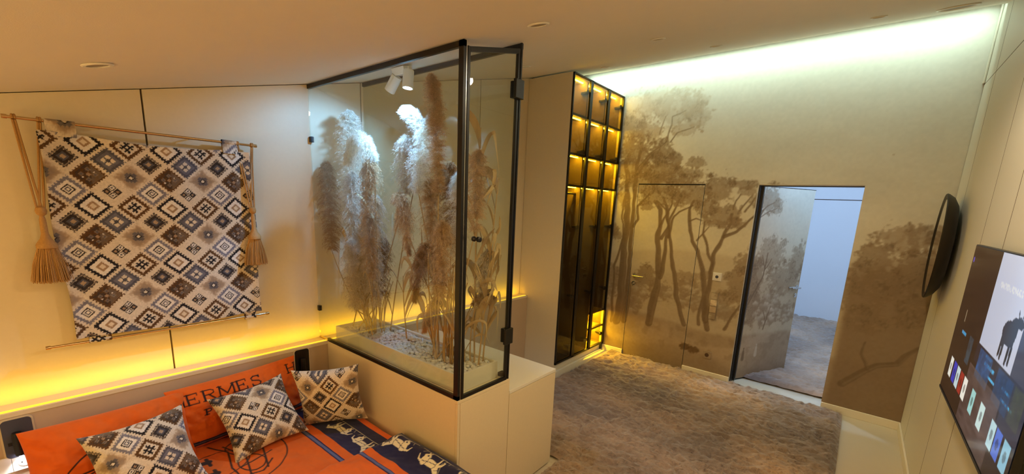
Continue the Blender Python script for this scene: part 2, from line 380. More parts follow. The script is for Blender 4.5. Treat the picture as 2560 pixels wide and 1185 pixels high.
# ------------------------------------------------------------------ room shell
D1 = (-2.06, -1.333, 2.055)      # closed door: x0, x1, top
D2 = (-.845, -.043, 2.05)        # open doorway
WT = .14                         # thickness of the mural wall
wb = CG(); plain = lin((228, 224, 214)); RES = .0085
def mural_rect(x0, x1, z0, z1):
    nu = max(2, int((x1-x0)/RES)+1); nv = max(2, int((z1-z0)/RES)+1)
    x, z = np.meshgrid(np.linspace(x0, x1, nu), np.linspace(z0, z1, nv), indexing='ij')
    wb.grid(np.stack([x, np.full_like(x, YM), z], -1), mural_at(x, z))
mural_rect(XL, D1[0], 0, D1[2]); mural_rect(D1[1], D2[0], 0, D1[2]); mural_rect(D2[1], XR, 0, D1[2]); mural_rect(XL, XR, D1[2], 3.4)
dx = .0
wb.box(XL-.1, D1[0], YM+.002, YM+WT, 0, 3.5, plain); wb.box(D1[1], D2[0], YM+.002, YM+WT, 0, 3.5, plain)
wb.box(D2[1], 1.5, YM+.002, YM+WT, 0, 3.5, plain); wb.box(D1[0], D1[1], YM+.002, YM+WT, D1[2], 3.5, plain); wb.box(D2[0], D2[1], YM+.002, YM+WT, D2[2], 3.5, plain)
struct(wb.build('wall_back', MURALM))

def door_print(name, x0, x1, z0, z1, thick, loc, rot):
    """door leaf whose face carries its part of the wallpaper print; local x along the leaf, hinge at 0"""
    g = CG(); wdt = x1-x0
    nu = int(wdt/.006)+1; nv = int((z1-z0)/.006)+1
    s_, z = np.meshgrid(np.linspace(0, wdt, nu), np.linspace(z0, z1, nv), indexing='ij')
    g.grid(np.stack([s_, np.zeros_like(s_), z], -1), mural_at(s_+x0, z))
    g.box(0, wdt, .001, thick, z0, z1, lin((200, 198, 192)))
    o = g.build(name, MURALM); o.location = loc; o.rotation_euler.z = rot; return o
d1 = struct(door_print('door_1', D1[0]+.006, D1[1]-.006, .012, D1[2]-.012, .04, (D1[0]+.006, YM, 0), 0))
fr = G(); fr.box(-.02, .75, .045, .06, 0, 2.08); fr.box(-.0058, -.0005, .003, .045, 0, 2.055); fr.box(.7155, .7208, .003, .045, 0, 2.055); fr.box(-.005, .72, .003, .045, 2.0435, 2.0545); fr.build('door_frame', DARK, d1)
def handle(parent, x, z, sgn, y=0.):
    """lever handle and lock on a leaf face at local x"""
    g = G().lathe([(.024, 0), (.024, .008), (.0, .008)], (x, y, z), (0, -1, 0), 20); g.lathe([(.009, .006), (.009, .045)], (x, y, z), (0, -1, 0), 12)
    g.tube([(x-sgn*.01, y-.045, z), (x+sgn*.06, y-.045, z), (x+sgn*.125, y-.043, z)], [.0085, .0085, .008], 10)
    g.build('door_handle', CHROME, parent, True)
    g = G().lathe([(.024, 0), (.024, .008), (.012, .008), (.012, .014), (0, .014)], (x, y, z-.09), (0, -1, 0), 20); g.build('lock', CHROME, parent, True)
handle(d1, .055, 1.0, 1)
kg = G().box(.055-.001, .055+.001, -.04, -.012, .90, .92); kg.lathe([(.012, 0), (.012, .002)], (.055, -.035, .885), (1, 0, 0), 12); kg.build('key', CHROME, d1)
ang = math.atan2(.742, .392)
d2 = struct(door_print('door_2', D2[0]+.01, D2[1]-.008, .015, D2[2]-.004, .04, (-.815, 4.912, 0), ang))
handle(d2, .74, 1.0, -1); 
handle(d2, .74, 1.0, -1, .04)
fr = G(); fr.box(-.004, .002, -.004, .044, .012, 2.05); fr.box(0, .79, -.002, .043, .006, .013); fr.box(0, .79, -.001, .043, 2.047, 2.051)
fr.build('edge_seal', BLACK, d2)
fr = G(); fr.box(D2[0]+.002, D2[0]+.012, YM+.03, YM+WT, 0, D2[2]); fr.box(D2[0]+.002, D2[1]-.002, YM+.09, YM+WT, D2[2]-.008, D2[2])
fr.box(D2[0]+.012, D2[0]+.034, 4.862, 4.90, .012, D2[2]-.004)
struct(fr.build('trim_1', BLACK))

fl = box('floor', (XL-.1, 1.5, YB, 9.3, -.1, 0), FLOORM); struct(fl)
# ceiling slab, sloping up towards the mural wall
y0, y1 = YB-.05, 4.58
g = G().prism([(XL-.1, y0, zc(y0)), (XL-.1, y1, zc(y1)), (XL-.1, y1, zc(y1)+.10), (XL-.1, y0, zc(y0)+.10)], (XR-XL+.25, 0, 0))
struct(g.build('ceiling', CEIL))
g = G().box(XL-.1, XR+.15, 4.30, YM+.01, 3.46, 3.54).box(XL-.1, XR+.15, 4.30, 4.36, 3.2, 3.46); g.box(XL-.1, XR+.15, 4.36, 4.58, 3.262, 3.275)
struct(g.build('trim_2', CEIL))
# left wall: carcass with flush panels, a brown groove between them
wl = struct(G().prism([(XL-.03, YB, 0), (XL-.03, YM, 0), (XL-.03, YM, zc(YM)+.1), (XL-.03, YB, zc(YB)+.1)], (-.1, 0, 0)).build('wall_left', SEAM))
edges = [YB, -.643, .557, 1.757, 2.957, 3.70]
for a, b in zip(edges[:-1], edges[1:]):
    a += .004; b -= .004
    G().prism([(XL, a, .0), (XL, b, .0), (XL, b, zc(b)-.004), (XL, a, zc(a)-.004)], (-.03, 0, 0)).build('panel', PANEL, wl)
struct(G().box(XL-.1, XR+.1, YB-.1, YB, 0, 1.9).build('wall_front', PANEL2))
# right wall with tall panels
wr = struct(box('wall_right', (XR+.018, XR+.12, YB, YM, 0, 3.5), SEAM))
gy = [YB, -.7, .3, 1.2, 2.1, 2.98, 3.48, 4.37, YM-.002]; HG = 2.776
for a, b in zip(gy[:-1], gy[1:]):
    a += .005; b -= .005
    top = [min(zc(a)+.02, 3.46), min(zc(b)+.02, 3.46)] if b < 4.5 else [3.46, 3.46]
    zb = min(HG-.003, min(top))
    if min(top) <= HG: 
        G().prism([(XR, a, 0), (XR, b, 0), (XR, b, min(top[1], HG-.003) if top[1] < HG else HG-.003), (XR, a, min(top[0], HG-.003))], (.018, 0, 0)).build('panel', PANEL2, wr)
        if top[1] > HG+.02:
            G().prism([(XR, b-(b-a)*(top[1]-HG)/(top[1]-top[0]), HG+.003), (XR, b, HG+.003), (XR, b, top[1])], (.018, 0, 0)).build('panel', PANEL2, wr)
    else:
        G().box(XR, XR+.018, a, b, 0, HG-.003).build('panel', PANEL2, wr)
        G().prism([(XR, a, HG+.003), (XR, b, HG+.003), (XR, b, top[1]), (XR, a, top[0])], (.018, 0, 0)).build('panel', PANEL2, wr)
for y in gy[1:-1]: G().box(XR+.0004, XR+.0175, y-.0049, y+.0049, .0, min(zc(y)+.01, 3.45)).build('groove_strip', SEAM, wr)  # nearly flush dark strips; the grooves' shade is put into their colour
G().box(XR+.0004, XR+.0175, 2.7, YM-.003, HG-.0029, HG+.0029).build('groove_strip', SEAM, wr)
g = G().box(XR-.012, XR-.0005, 4.715, YM-.001, HG+.003, 3.46, .005); struct(g.build('trim_3', PANEL2))
# baseboards
BBM = mat('baseboard_paint', (228, 220, 200), .4)
bb = G()
bb.box(-2.33, D1[0]-.001, YM-.016, YM-.0005, 0, .072, .003); struct(bb.build('baseboard_left', BBM))
bb = G().box(D1[1]+.001, D2[0]-.001, YM-.016, YM-.0005, 0, .072, .003); struct(bb.build('baseboard_back', BBM))
bb = G().box(D2[1]+.001, XR-.001, YM-.016, YM-.0005, 0, .072, .003); struct(bb.build('baseboard_back_right', BBM))
bb = G().box(XR-.014, XR-.0005, YB+.02, YM-.017, 0, .072, .003); struct(bb.build('baseboard_right', BBM))
# corridor beyond the doorway
W2 = mat('corridor_wall', (226, 228, 232), .6)
c_ = struct(G().box(-2.3, 1.5, 8.98, 9.1, 0, 3.3).build('wall_corridor_end', W2))
G().box(-2.3, 1.5, 8.962, 8.98, .0, 2.055).build('panel', W2, c_); G().box(-2.3, 1.5, 8.962, 8.98, 2.068, 3.2).build('panel', W2, c_); G().box(-2.3, 1.5, 8.975, 8.981, 2.05, 2.07).build('groove_strip', SEAM, c_)
struct(G().box(-2.4, -2.3, YM+WT, 9.1, 0, 3.3).build('wall_corridor_left', W2)); struct(G().box(1.5, 1.6, YM, 9.1, 0, 3.3).build('wall_corridor_right', W2))
struct(G().box(-2.4, 1.6, YM+WT, 9.1, 3.15, 3.3).build('ceiling_corridor', W2))

# ------------------------------------------------------------------ headboard with lit ledge
lw = thing('added_led_shelf', (-1.2, YB+.05, .9), 'added narrow beige shelf with an uplight strip on the unseen low wall', 'shelf')  # shelf added out of view to carry the ceiling uplight
G().box(XL+.02, XR-.02, YB+.001, YB+.10, .90, .935).build('board', PANEL, lw); G().box(XL+.1, XR-.1, YB+.04, YB+.08, .935, .942).build('led_profile', LED_W, lw)
HBM = mat('taupe_panel', (192, 168, 140), .6, var=.03, scale=60, bump=.08, bscale=500)
hb = thing('headboard', (XH-.05, 1, 0), 'low beige headboard wall with a glowing yellow ledge along its top', 'headboard')
G().box(XL+.001, XH, YB+.01, 3.652, 0, ZH-.02).build('panel', HBM, hb)
G().box(XL+.001, XH+.002, YB+.01, 3.652, ZH-.019, ZH).build('ledge', PANEL, hb)
G().box(XH-.03, XH-.014, YB+.05, 3.64, ZH, ZH+.004).build('led_profile', LED_W, hb)

# ------------------------------------------------------------------ cabinets under the glass case
y1a, y1b, y2b, XF, ZT1, ZT2 = 1.378, 1.787, 2.272, -1.435, .785, .706
c1 = thing('plant_cabinet', (-2.1, 1.58, 0), 'tall beige cabinet under the glass plant case', 'cabinet')
G().box(XH+.003, XF-.018, y1a, y1b, 0, ZT1-.016).build('body', PANEL, c1)
G().box(XH+.003, XF, y1a-.001, y1b, ZT1-.016, ZT1, .0015).build('top', PANEL, c1)
G().box(XF-.017, XF, y1a+.018, y1b-.002, .04, ZT1-.017, .001).build('door', PANEL, c1)
G().box(XF-.017, XF-.0005, y1a, y1a+.0155, 0, ZT1-.017).build('end_panel', PANEL, c1)
c2 = thing('low_cabinet', (-2.1, 2.03, 0), 'lower beige cabinet with ivory top beyond the plant cabinet', 'cabinet')
G().box(XH+.003, XF-.018, y1b+.003, y2b, 0, ZT2-.02).build('body', PANEL, c2)
G().box(XH+.003, XF, y1b+.003, y2b, ZT2-.02, ZT2, .0015).build('top', WHITEB, c2)
G().box(XF-.017, XF-.001, y1b+.003, y2b-.001, .02, ZT2-.023, .001).build('door', PANEL, c2)

# ------------------------------------------------------------------ glass plant case
GY0, GY1, GX = 1.384, 1.781, -1.442
gc = thing('plant_case', (-2.1, 1.58, ZT1), 'black-framed glass case full of dried pampas grass', 'glass case')
def pane(name, poly, h): return G().prism(poly, h).build(name, GLASS, gc)
e = .02
pane('side_pane', [(XL+.004, GY0, ZH+.002), (GX-.02, GY0, ZH+.002), (GX-.02, GY0, zc(GY0)-.003), (XL+.004, GY0, zc(GY0)-.003)], (0, .008, 0))
pane('back_pane', [(XL+.004, GY1-.008, ZH+.002), (GX-.004, GY1-.008, ZH+.002), (GX-.004, GY1-.008, zc(GY1)-.004), (XL+.004, GY1-.008, zc(GY1)-.004)], (0, .008, 0))
ztf = lambda y: zc(y)-.03
dp = pane('door_pane', [(GX-.008, GY0+.03, ZT1+.012), (GX-.008, GY1-.02, ZT1+.012), (GX-.008, GY1-.02, ztf(GY1-.02)), (GX-.008, GY0+.03, ztf(GY0+.03))], (.008, 0, 0))
f = G(); f.box(XH, GX, GY0-.004, GY0+.012, ZT1+.001, ZT1+.022)
f.build('bottom_rail', BLACK, gc)
f = G().box(XL+.002, XH, GY0-.003, GY0+.011, ZH+.0005, ZH+.008); f.build('ledge_channel', BRASS, gc)
for nm, yy in (('top_rail', GY0-.004), ('back_top_rail', GY1-.012)):
    G().box(XL+.002, GX, yy, yy+.016, zc(yy)-.028, zc(yy)-.0035).build(nm, BLACK, gc)
G().box(GX-.03, GX, GY0-.004, GY0+.012, ZT1+.001, zc(GY0)-.003).build('corner_post', BLACK, gc)
G().box(GX-.026, GX+.001, GY0+.0125, GY0+.018, ZT1+.001, zc(GY0)-.003).build('seal_strip', CHROME, gc)
f = G().box(GX-.012, GX+.004, GY0+.019, GY0+.034, ZT1+.002, ztf(GY0+.03))   # door frame of the narrow door
f.box(GX-.012, GX+.004, GY1-.036, GY1-.022, ZT1+.002, ztf(GY1-.03)); f.box(GX-.012, GX+.004, GY0+.0345, GY1-.0365, ZT1+.002, ZT1+.020)
za, zb_ = ztf(GY0+.034), ztf(GY1-.036)
f.prism([(GX-.012, GY0+.0345, za-.022), (GX-.012, GY1-.0365, zb_-.022), (GX-.012, GY1-.0365, zb_), (GX-.012, GY0+.0345, za)], (.016, 0, 0))
f.build('door_frame', BLACK, gc)
f = G().box(GX-.010, GX+.002, GY1-.011, GY1-.001, ZT1+.001, zc(GY1)-.005); f.build('back_post', BLACK, gc)
for z in (1.05, 2.33):
    f = G().box(GX+.003, GX+.022, GY1-.066, GY1-.002, z-.045, z+.045, .003); f.box(GX-.03, GX-.013, GY1-.05, GY1-.006, z-.04, z+.04, .003); f.build('hinge', BLACK, gc)
f = G().lathe([(.0, 0), (.012, .001), (.013, .012), (.008, .018), (.008, .03), (.013, .034), (.013, .048), (.010, .05), (0, .05)], (GX+.004, GY0+.075, 1.60), (1, 0, 0), 16); f.build('knob', BLACK, gc, True)
for z in (1.0, 2.12):
    G().box(XL+.001, XL+.028, GY0-.006, GY0+.014, z-.018, z+.018, .002).build('wall_clip', BLACK, gc)
G().box(GX-.04, GX-.013, GY1-.05, GY1-.012, ZT1+.0205, ZT1+.042).build('door_stop', BLACK, gc)

TRX0, TRX1, TRY0, TRY1, TRZ = -2.73, -1.50, 1.438, 1.748, .885
tr = thing('planter_tray', (-2.1, 1.58, ZT1), 'beige planter tray standing inside the glass case', 'planter')
t_ = .014
for nm, a in (('side', (TRX0, TRX1, TRY0, TRY0+t_)), ('side', (TRX0, TRX1, TRY1-t_, TRY1)), ('end', (TRX1-t_, TRX1, TRY0+t_, TRY1-t_)), ('end', (TRX0, TRX0+t_, TRY0+t_, TRY1-t_))):
    G().box(a[0], a[1], a[2], a[3], ZT1+.001, TRZ, .001).build(nm, WHITEB, tr)
G().box(TRX0+t_, TRX1-t_, TRY0+t_, TRY1-t_, ZT1+.002, TRZ-.04).build('bottom', mat('gravel_bed', (170, 160, 145), .9, var=.3, scale=120), tr)

# white pebbles
PEB = mat('white_pebble', (224, 219, 208), .6, var=.10, scale=25, bump=.2, bscale=120)
variants = []
for k in range(8):
    bm = bmesh.new(); bmesh.ops.create_icosphere(bm, subdivisions=1, radius=1)
    r = random.Random(k)
    for v in bm.verts: v.co *= r.uniform(.8, 1.12)
    for v in bm.verts: v.co.x *= 1.25; v.co.z *= .72
    me = bpy.data.meshes.new('pebble'); bm.to_mesh(me); bm.free(); me.materials.append(PEB)
    if k % 2: me.polygons.foreach_set('use_smooth', np.ones(len(me.polygons), dtype=bool))
    variants.append(me)
spots = []
xx = TRX0+t_+.014; row = 0
while xx < TRX1-t_-.010:
    yy = TRY0+t_+.013+(row % 2)*.012
    while yy < TRY1-t_-.010:
        spots.append((xx+random.uniform(-.005, .005), yy+random.uniform(-.005, .005))); yy += .0245
    xx += .0225; row += 1
spots.sort(key=lambda s: math.hypot(s[0], s[1]))
rest = G()
for i, (px, py) in enumerate(spots):
    me = variants[random.randrange(8)]; s_ = random.uniform(.0125, .018)
    e_ = (random.uniform(-.5, .5), random.uniform(-.5, .5), random.uniform(0, 6.28)); z = TRZ-.022+random.uniform(-.004, .010)
    px = min(max(px, TRX0+t_+.02), TRX1-t_-.02); py = min(max(py, TRY0+t_+.018), TRY1-t_-.018)
    if i < 300:
        o = bpy.data.objects.new('pebble', me); COL.objects.link(o); o.location = (px, py, z); o.rotation_euler = e_; o.scale = (s_,)*3
        tag(o, 'white pebble in the planter tray at the glass corner end', 'pebble', 'white pebbles in the planter tray')
    else:
        from mathutils import Euler
        M = Matrix.Translation((px, py, z)) @ Euler(e_).to_matrix().to_4x4() @ Matrix.Scale(s_, 4)
        rest.add([(M @ v.co)[:] for v in me.vertices], [tuple(p.vertices) for p in me.polygons])
if rest.n:
    o = rest.build('pebble_bed', PEB); tag(o, 'white pebbles filling the planter tray towards the left wall', 'pebbles', kind='stuff')

# ------------------------------------------------------------------ dried pampas grass
PLUME = colmat('pampas_plume', .9, var=.15, vscale=60, trans=.35)
STEMM = mat('dry_stem', (176, 146, 100), .8, var=.15, scale=40, stretch=(1, 1, .1))
LEAFM = mat('dry_leaf', (182, 156, 114), .75, var=.18, scale=30, stretch=(1, 1, .2))
def bez(p, n):
    p = np.array(p, float); t = np.linspace(0, 1, n)[:, None]
    if len(p) == 3: return (1-t)**2*p[0]+2*t*(1-t)*p[1]+t*t*p[2]
    return (1-t)**3*p[0]+3*t*(1-t)**2*p[1]+3*t*t*(1-t)*p[2]+t**3*p[3]
def plume_geo(spine, wmax, droop, tone, rs, dens=1.0):
    n = len(spine); L = np.sum(np.linalg.norm(np.diff(spine, axis=0), axis=1))
    N = int(430*dens*L/.35); t = np.sort(rs.uniform(0, 1, N)); idx = np.clip((t*(n-1)).astype(int), 0, n-2); fr_ = (t*(n-1)-idx)[:, None]
    p0 = spine[idx]*(1-fr_)+spine[idx+1]*fr_; T = spine[idx+1]-spine[idx]; T /= np.linalg.norm(T, axis=1)[:, None]
    rad = rs.normal(size=(N, 3)); rad -= T*np.sum(rad*T, 1)[:, None]; rad /= np.linalg.norm(rad, axis=1)[:, None]
    prof = np.sin(np.pi*np.clip(.12+.86*t, 0, 1))**.7*(1-.35*t)
    bl = wmax*1.12*prof*rs.uniform(.45, 1.3, N)
    d0 = T*.75+rad*.75
    M = 13; s = np.linspace(.05, 1, M)
    P = p0[:, None]+d0[:, None]*(bl[:, None, None]*s[None, :, None]*1.15)
    P[:, :, 2] -= droop*bl[:, None]*s[None]**2*1.1
    tg = np.gradient(P, axis=1); tg /= np.linalg.norm(tg, axis=2)[..., None]+1e-9
    Q = P.reshape(-1, 3); tg = tg.reshape(-1, 3); K = len(Q)
    Vs, Cs = [], []
    for rep in range(3):
        dr = tg*.8+rs.normal(size=(K, 3))*.6; dr[:, 2] -= .25*droop; dr /= np.linalg.norm(dr, axis=1)[:, None]
        ln = rs.uniform(.010, .024, K); wd = rs.uniform(.0004, .0010, K)
        sd = np.cross(dr, rs.normal(size=(K, 3))); sd /= np.linalg.norm(sd, axis=1)[:, None]
        tri = np.stack([Q+sd*wd[:, None], Q-sd*wd[:, None], Q+dr*ln[:, None]], 1)
        base = np.array(tone)*(.82+.36*rs.random((K, 1)))
        c = np.repeat(base[:, None], 3, 1); c[:, 2] *= 1.12
        Vs.append(tri.reshape(-1, 3)); Cs.append(c.reshape(-1, 3))
    V = np.vstack(Vs); V[:, 0] = np.clip(V[:, 0], XL+.012, GX-.020); V[:, 1] = np.clip(V[:, 1], GY0+.012, GY1-.014)
    return V, np.arange(len(V)).reshape(-1, 3), lin(np.clip(np.vstack(Cs), 0, 255))
def clampin(P): P[:, 0] = np.clip(P[:, 0], XL+.03, GX-.03); P[:, 1] = np.clip(P[:, 1], GY0+.025, GY1-.03); return P
def leaf_geo(pts, wmax, twist, rs):
    n = 14; C_ = clampin(bez(pts, n)); T = np.gradient(C_, axis=0); T /= np.linalg.norm(T, axis=1)[:, None]+1e-9
    a0 = rs.uniform(0, 6.28); V = []
    for i in range(n):
        t = i/(n-1); ref = np.array([math.cos(a0+twist*t), math.sin(a0+twist*t), .3]); sd = np.cross(T[i], ref); sd /= np.linalg.norm(sd)+1e-9
        w_ = wmax*(math.sin(math.pi*(.06+.93*t))**.8)*.5+.0006; up = np.cross(sd, T[i])
        V += [C_[i]-sd*w_, C_[i]+up*w_*.3, C_[i]+sd*w_]
    V = clampin(np.array(V)+0)
    F = [(i*3+k, i*3+k+1, i*3+k+4, i*3+k+3) for i in range(n-1) for k in range(2)]
    return V, F
def stalk(base, top, tip, wmax, droop, tone, label, seed, leaves=1, dens=1., group='dried pampas stalks in the glass case', ctrl=None):
    rs = np.random.default_rng(seed); base = np.array(base, float); top = np.array(top, float); tip = np.array(tip, float)
    o = thing('pampas_stalk', tuple(base), label, 'pampas grass', group)
    mid = base*.5+top*.5+rs.normal(size=3)*.03; mid[2] = base[2]*.45+top[2]*.55
    st = clampin(bez([base, mid, top], 12)); G().tube(st, np.linspace(.0045, .0028, 12), 6).build('stem', STEMM, o, True)
    c = np.array(ctrl, float) if ctrl is not None else top+np.array([0, 0, 1.])*np.linalg.norm(tip-top)*.6+(tip-top)*.35
    sp = bez([top, c, tip], 16); V, F, C_ = plume_geo(clampin(sp), wmax, droop, tone, rs, dens)
    mesh('plume', V, F, PLUME, o, col=C_)
    for k in range(leaves):
        i = int(rs.integers(1, 8)); p = st[i]; a = rs.uniform(0, 6.28); L = rs.uniform(.22, .42)
        d = np.array([math.cos(a)*.45, math.sin(a)*.2, 1.])*L
        V, F = leaf_geo([p, p+d*.5, p+d*.9+np.array([d[0]*.6, 0, -.04]), p+np.array([d[0]*1.8, d[1]*1.2, L*rs.uniform(.2, .8)])], rs.uniform(.010, .018), rs.uniform(-2, 2), rs)
        mesh('leaf', V, F, LEAFM, o, smooth=True)
PALE = (240, 228, 208); TAN = (200, 168, 130); BROWN = (166, 130, 94); GREY = (208, 192, 174)
def bL(i): r = random.Random(100+i); return (-2.55+r.uniform(-.14, .14), 1.60+r.uniform(-.08, .09), .868)
def bR(i): r = random.Random(200+i); return (-1.72+r.uniform(-.13, .11), 1.60+r.uniform(-.09, .09), .868)
STK = [
 # base, plume foot, plume tip, width, droop, tone, label, leaves
 (bL(1), (-2.70,1.56,1.66), (-2.66,1.55,2.30), .10, .7, PALE, 'tall pale pampas plume rising straight beside the left wall', 1),
 (bL(2), (-2.78,1.46,1.40), (-2.79,1.45,1.98), .085, .9, BROWN, 'dark brown pampas plume pressed against the side glass by the left wall', 1),
 (bL(3), (-2.25,1.46,1.98), (-2.52,1.44,1.98), .085, 1.1, PALE, 'pale pampas plume arching over towards the left wall', 1),
 (bL(4), (-1.98,1.60,2.06), (-2.19,1.60,2.27), .05, .5, PALE, 'thin white feathery pampas tip rising above the arching plumes', 0),
 (bR(5), (-1.96,1.55,1.80), (-1.84,1.54,2.20), .095, .9, PALE, 'broad bright pampas plume below the ceiling spotlight', 1),
 (bR(6), (-1.76,1.52,1.80), (-1.80,1.50,2.38), .062, .6, TAN, 'tallest tan pampas plume standing beside the black corner post', 1),
 (bR(7), (-1.56,1.60,1.62), (-1.55,1.60,2.02), .065, .8, TAN, 'tan pampas plume behind the narrow glass door', 1),
 (bL(8), (-2.12,1.58,1.80), (-2.10,1.57,2.12), .085, 1.0, GREY, 'grey-beige pampas plume in the middle of the case', 1),
 (bL(9), (-2.30,1.45,1.58), (-2.26,1.44,1.98), .085, 1.0, TAN, 'tan pampas plume low in the middle of the case', 1),
 (bR(10), (-2.10,1.50,1.74), (-1.97,1.49,1.47), .07, 1.0, TAN, 'tan pampas plume bent over and hanging head down', 0),
 (bL(11), (-2.58,1.50,1.42), (-2.56,1.50,1.92), .085, 1.0, GREY, 'grey pampas plume in front of the pale upright one', 1),
 (bL(12), (-2.44,1.56,1.30), (-2.40,1.56,1.78), .095, 1.0, GREY, 'wide grey pampas plume above the left clump of stems', 1),
 (bL(13), (-2.66,1.62,1.15), (-2.64,1.62,1.58), .09, 1.0, TAN, 'short tan pampas plume low beside the left wall', 1),
 (bL(14), (-2.50,1.66,1.10), (-2.47,1.66,1.50), .08, 1.0, BROWN, 'short brown pampas plume low in the left clump', 1),
 (bR(15), (-1.90,1.60,1.42), (-1.93,1.60,1.88), .075, .9, TAN, 'tan pampas plume rising from the right clump', 1),
 (bR(16), (-1.74,1.64,1.46), (-1.72,1.64,1.92), .085, .9, PALE, 'pale pampas plume half hidden behind the black corner post', 1),
 (bR(17), (-1.83,1.68,1.52), (-1.86,1.68,1.98), .085, .9, BROWN, 'brown pampas plume at the back of the right clump', 1),
 (bR(18), (-1.84,1.52,1.50), (-1.94,1.50,1.20), .065, 1.0, BROWN, 'brown pampas plume drooping low beside the right clump', 0),
 (bR(19), (-1.80,1.58,1.18), (-1.93,1.56,1.00), .055, 1.0, TAN, 'small tan pampas plume hanging just above the pebbles', 0),
 (bR(20), (-1.60,1.68,1.20), (-1.54,1.70,1.52), .06, .9, GREY, 'grey pampas plume low behind the narrow glass door', 1),
 (bR(21), (-1.62,1.66,1.20), (-1.50,1.70,1.26), .045, .8, BROWN, 'small brown pampas plume sticking out sideways behind the glass door', 0),
 (bL(23), (-2.72,1.70,1.30), (-2.74,1.70,1.80), .08, .9, TAN, 'tan pampas plume in the far left corner of the case', 1),
 (bL(31), (-2.52,1.46,1.04), (-2.50,1.45,1.50), .10, 1.0, GREY, 'wide grey pampas plume hanging low behind the side glass', 1),
 (bL(32), (-2.36,1.52,1.08), (-2.40,1.50,1.48), .09, 1.0, GREY, 'grey pampas plume just above the left clump of stems', 0),
 (bL(33), (-2.62,1.58,1.00), (-2.64,1.58,1.40), .09, 1.0, TAN, 'tan pampas plume low in the corner of wall and side glass', 0),
 (bR(34), (-1.90,1.64,1.12), (-1.95,1.64,1.50), .075, .9, TAN, 'tan pampas plume low at the back of the right clump', 1),
 (bR(35), (-1.70,1.50,1.25), (-1.68,1.48,1.66), .08, .9, TAN, 'tan pampas plume in front of the right clump by the side glass', 1),
 (bL(25), (-2.30,1.46,1.28), (-2.33,1.46,1.66), .07, 1.0, TAN, 'tan pampas plume leaning against the side glass', 1),
]
for i, (b_, tp, ti, wm, dr, tn, lb, lv) in enumerate(STK):
    ctrl = None
    if i == 2: ctrl = (-2.36, 1.44, 2.28)
    if i == 9: ctrl = (-2.06, 1.5, 1.92)
    if i in (17, 18): ctrl = tuple(np.array(tp)+np.array([-.04, 0, .10]))
    stalk(b_, tp, ti, wm, dr, tn, lb, 300+i, leaves=lv+ (1 if i % 3 == 0 else 0), ctrl=ctrl)
def reed(base, top, label, seed, nl, wide=.034):
    rs = np.random.default_rng(seed); o = thing('dried_reed', base, label, 'dried reed', 'dried reeds behind the glass door'); base = np.array(base); top = np.array(top)
    st = clampin(bez([base, (base+top)/2+rs.normal(size=3)*.03, top], 14)); G().tube(st, np.linspace(.005, .0025, 14), 6).build('stem', STEMM, o, True)
    for k in range(nl):
        i = int(2+(k+rs.random())*11/nl); p = st[min(i, 13)]; sx = rs.choice([-1, 1]); L = rs.uniform(.16, .34)
        q = [p, p+np.array([sx*.05, rs.uniform(-.03, .05), L*.6]), p+np.array([sx*.16, rs.uniform(-.05, .05), L*.9]), p+np.array([sx*rs.uniform(.05, .2), rs.uniform(-.06, .06), L*rs.uniform(-.2, .5)])]
        V, F = leaf_geo(q, wide*rs.uniform(.6, 1.2), rs.uniform(-3, 3), rs); mesh('leaf', V, F, LEAFM, o, smooth=True)
reed((-1.60,1.66,.868), (-1.56,1.62,2.14), 'dried reed with curling ribbon leaves reaching highest behind the glass door', 501, 13)
reed((-1.55,1.64,.868), (-1.50,1.70,1.90), 'dried reed with broad twisted leaves beside the door hinge', 502, 11, .042)
reed((-1.58,1.71,.868), (-1.48,1.72,1.50), 'short dried reed leaning to the lower door hinge', 503, 6)
reed((-2.20,1.64,.868), (-2.18,1.60,1.30), 'broken dried reed with ragged leaves in the middle of the pebbles', 504, 6, .03)
reed((-2.40,1.52,.868), (-2.62,1.48,1.40), 'dried reed leaning towards the left wall', 505, 5)
reed((-1.80,1.56,.868), (-2.05,1.54,1.35), 'dried reed leaning out of the right clump of stems', 506, 5)
def stems(cx, cy, n, label, seed):
    for k in range(n):
        r = random.Random(seed+k); b = (cx+r.uniform(-.10, .10), cy+r.uniform(-.07, .07), .868); h = r.uniform(.25, .6)
        P = clampin(bez([b, (b[0]+r.uniform(-.02, .02), b[1], b[2]+h*.5), (b[0]+r.uniform(-.07, .07), b[1]+r.uniform(-.04, .04), b[2]+h)], 8))
        o = G().tube(P, np.linspace(.0048, .003, 8), 6).build('dry_stem', STEMM, None, True); tag(o, label, 'dried stem', label)
stems(-2.52, 1.60, 14, 'bare dried grass stem in the clump near the left wall', 900)
stems(-1.72, 1.60, 18, 'bare dried grass stem in the clump by the corner post', 950)

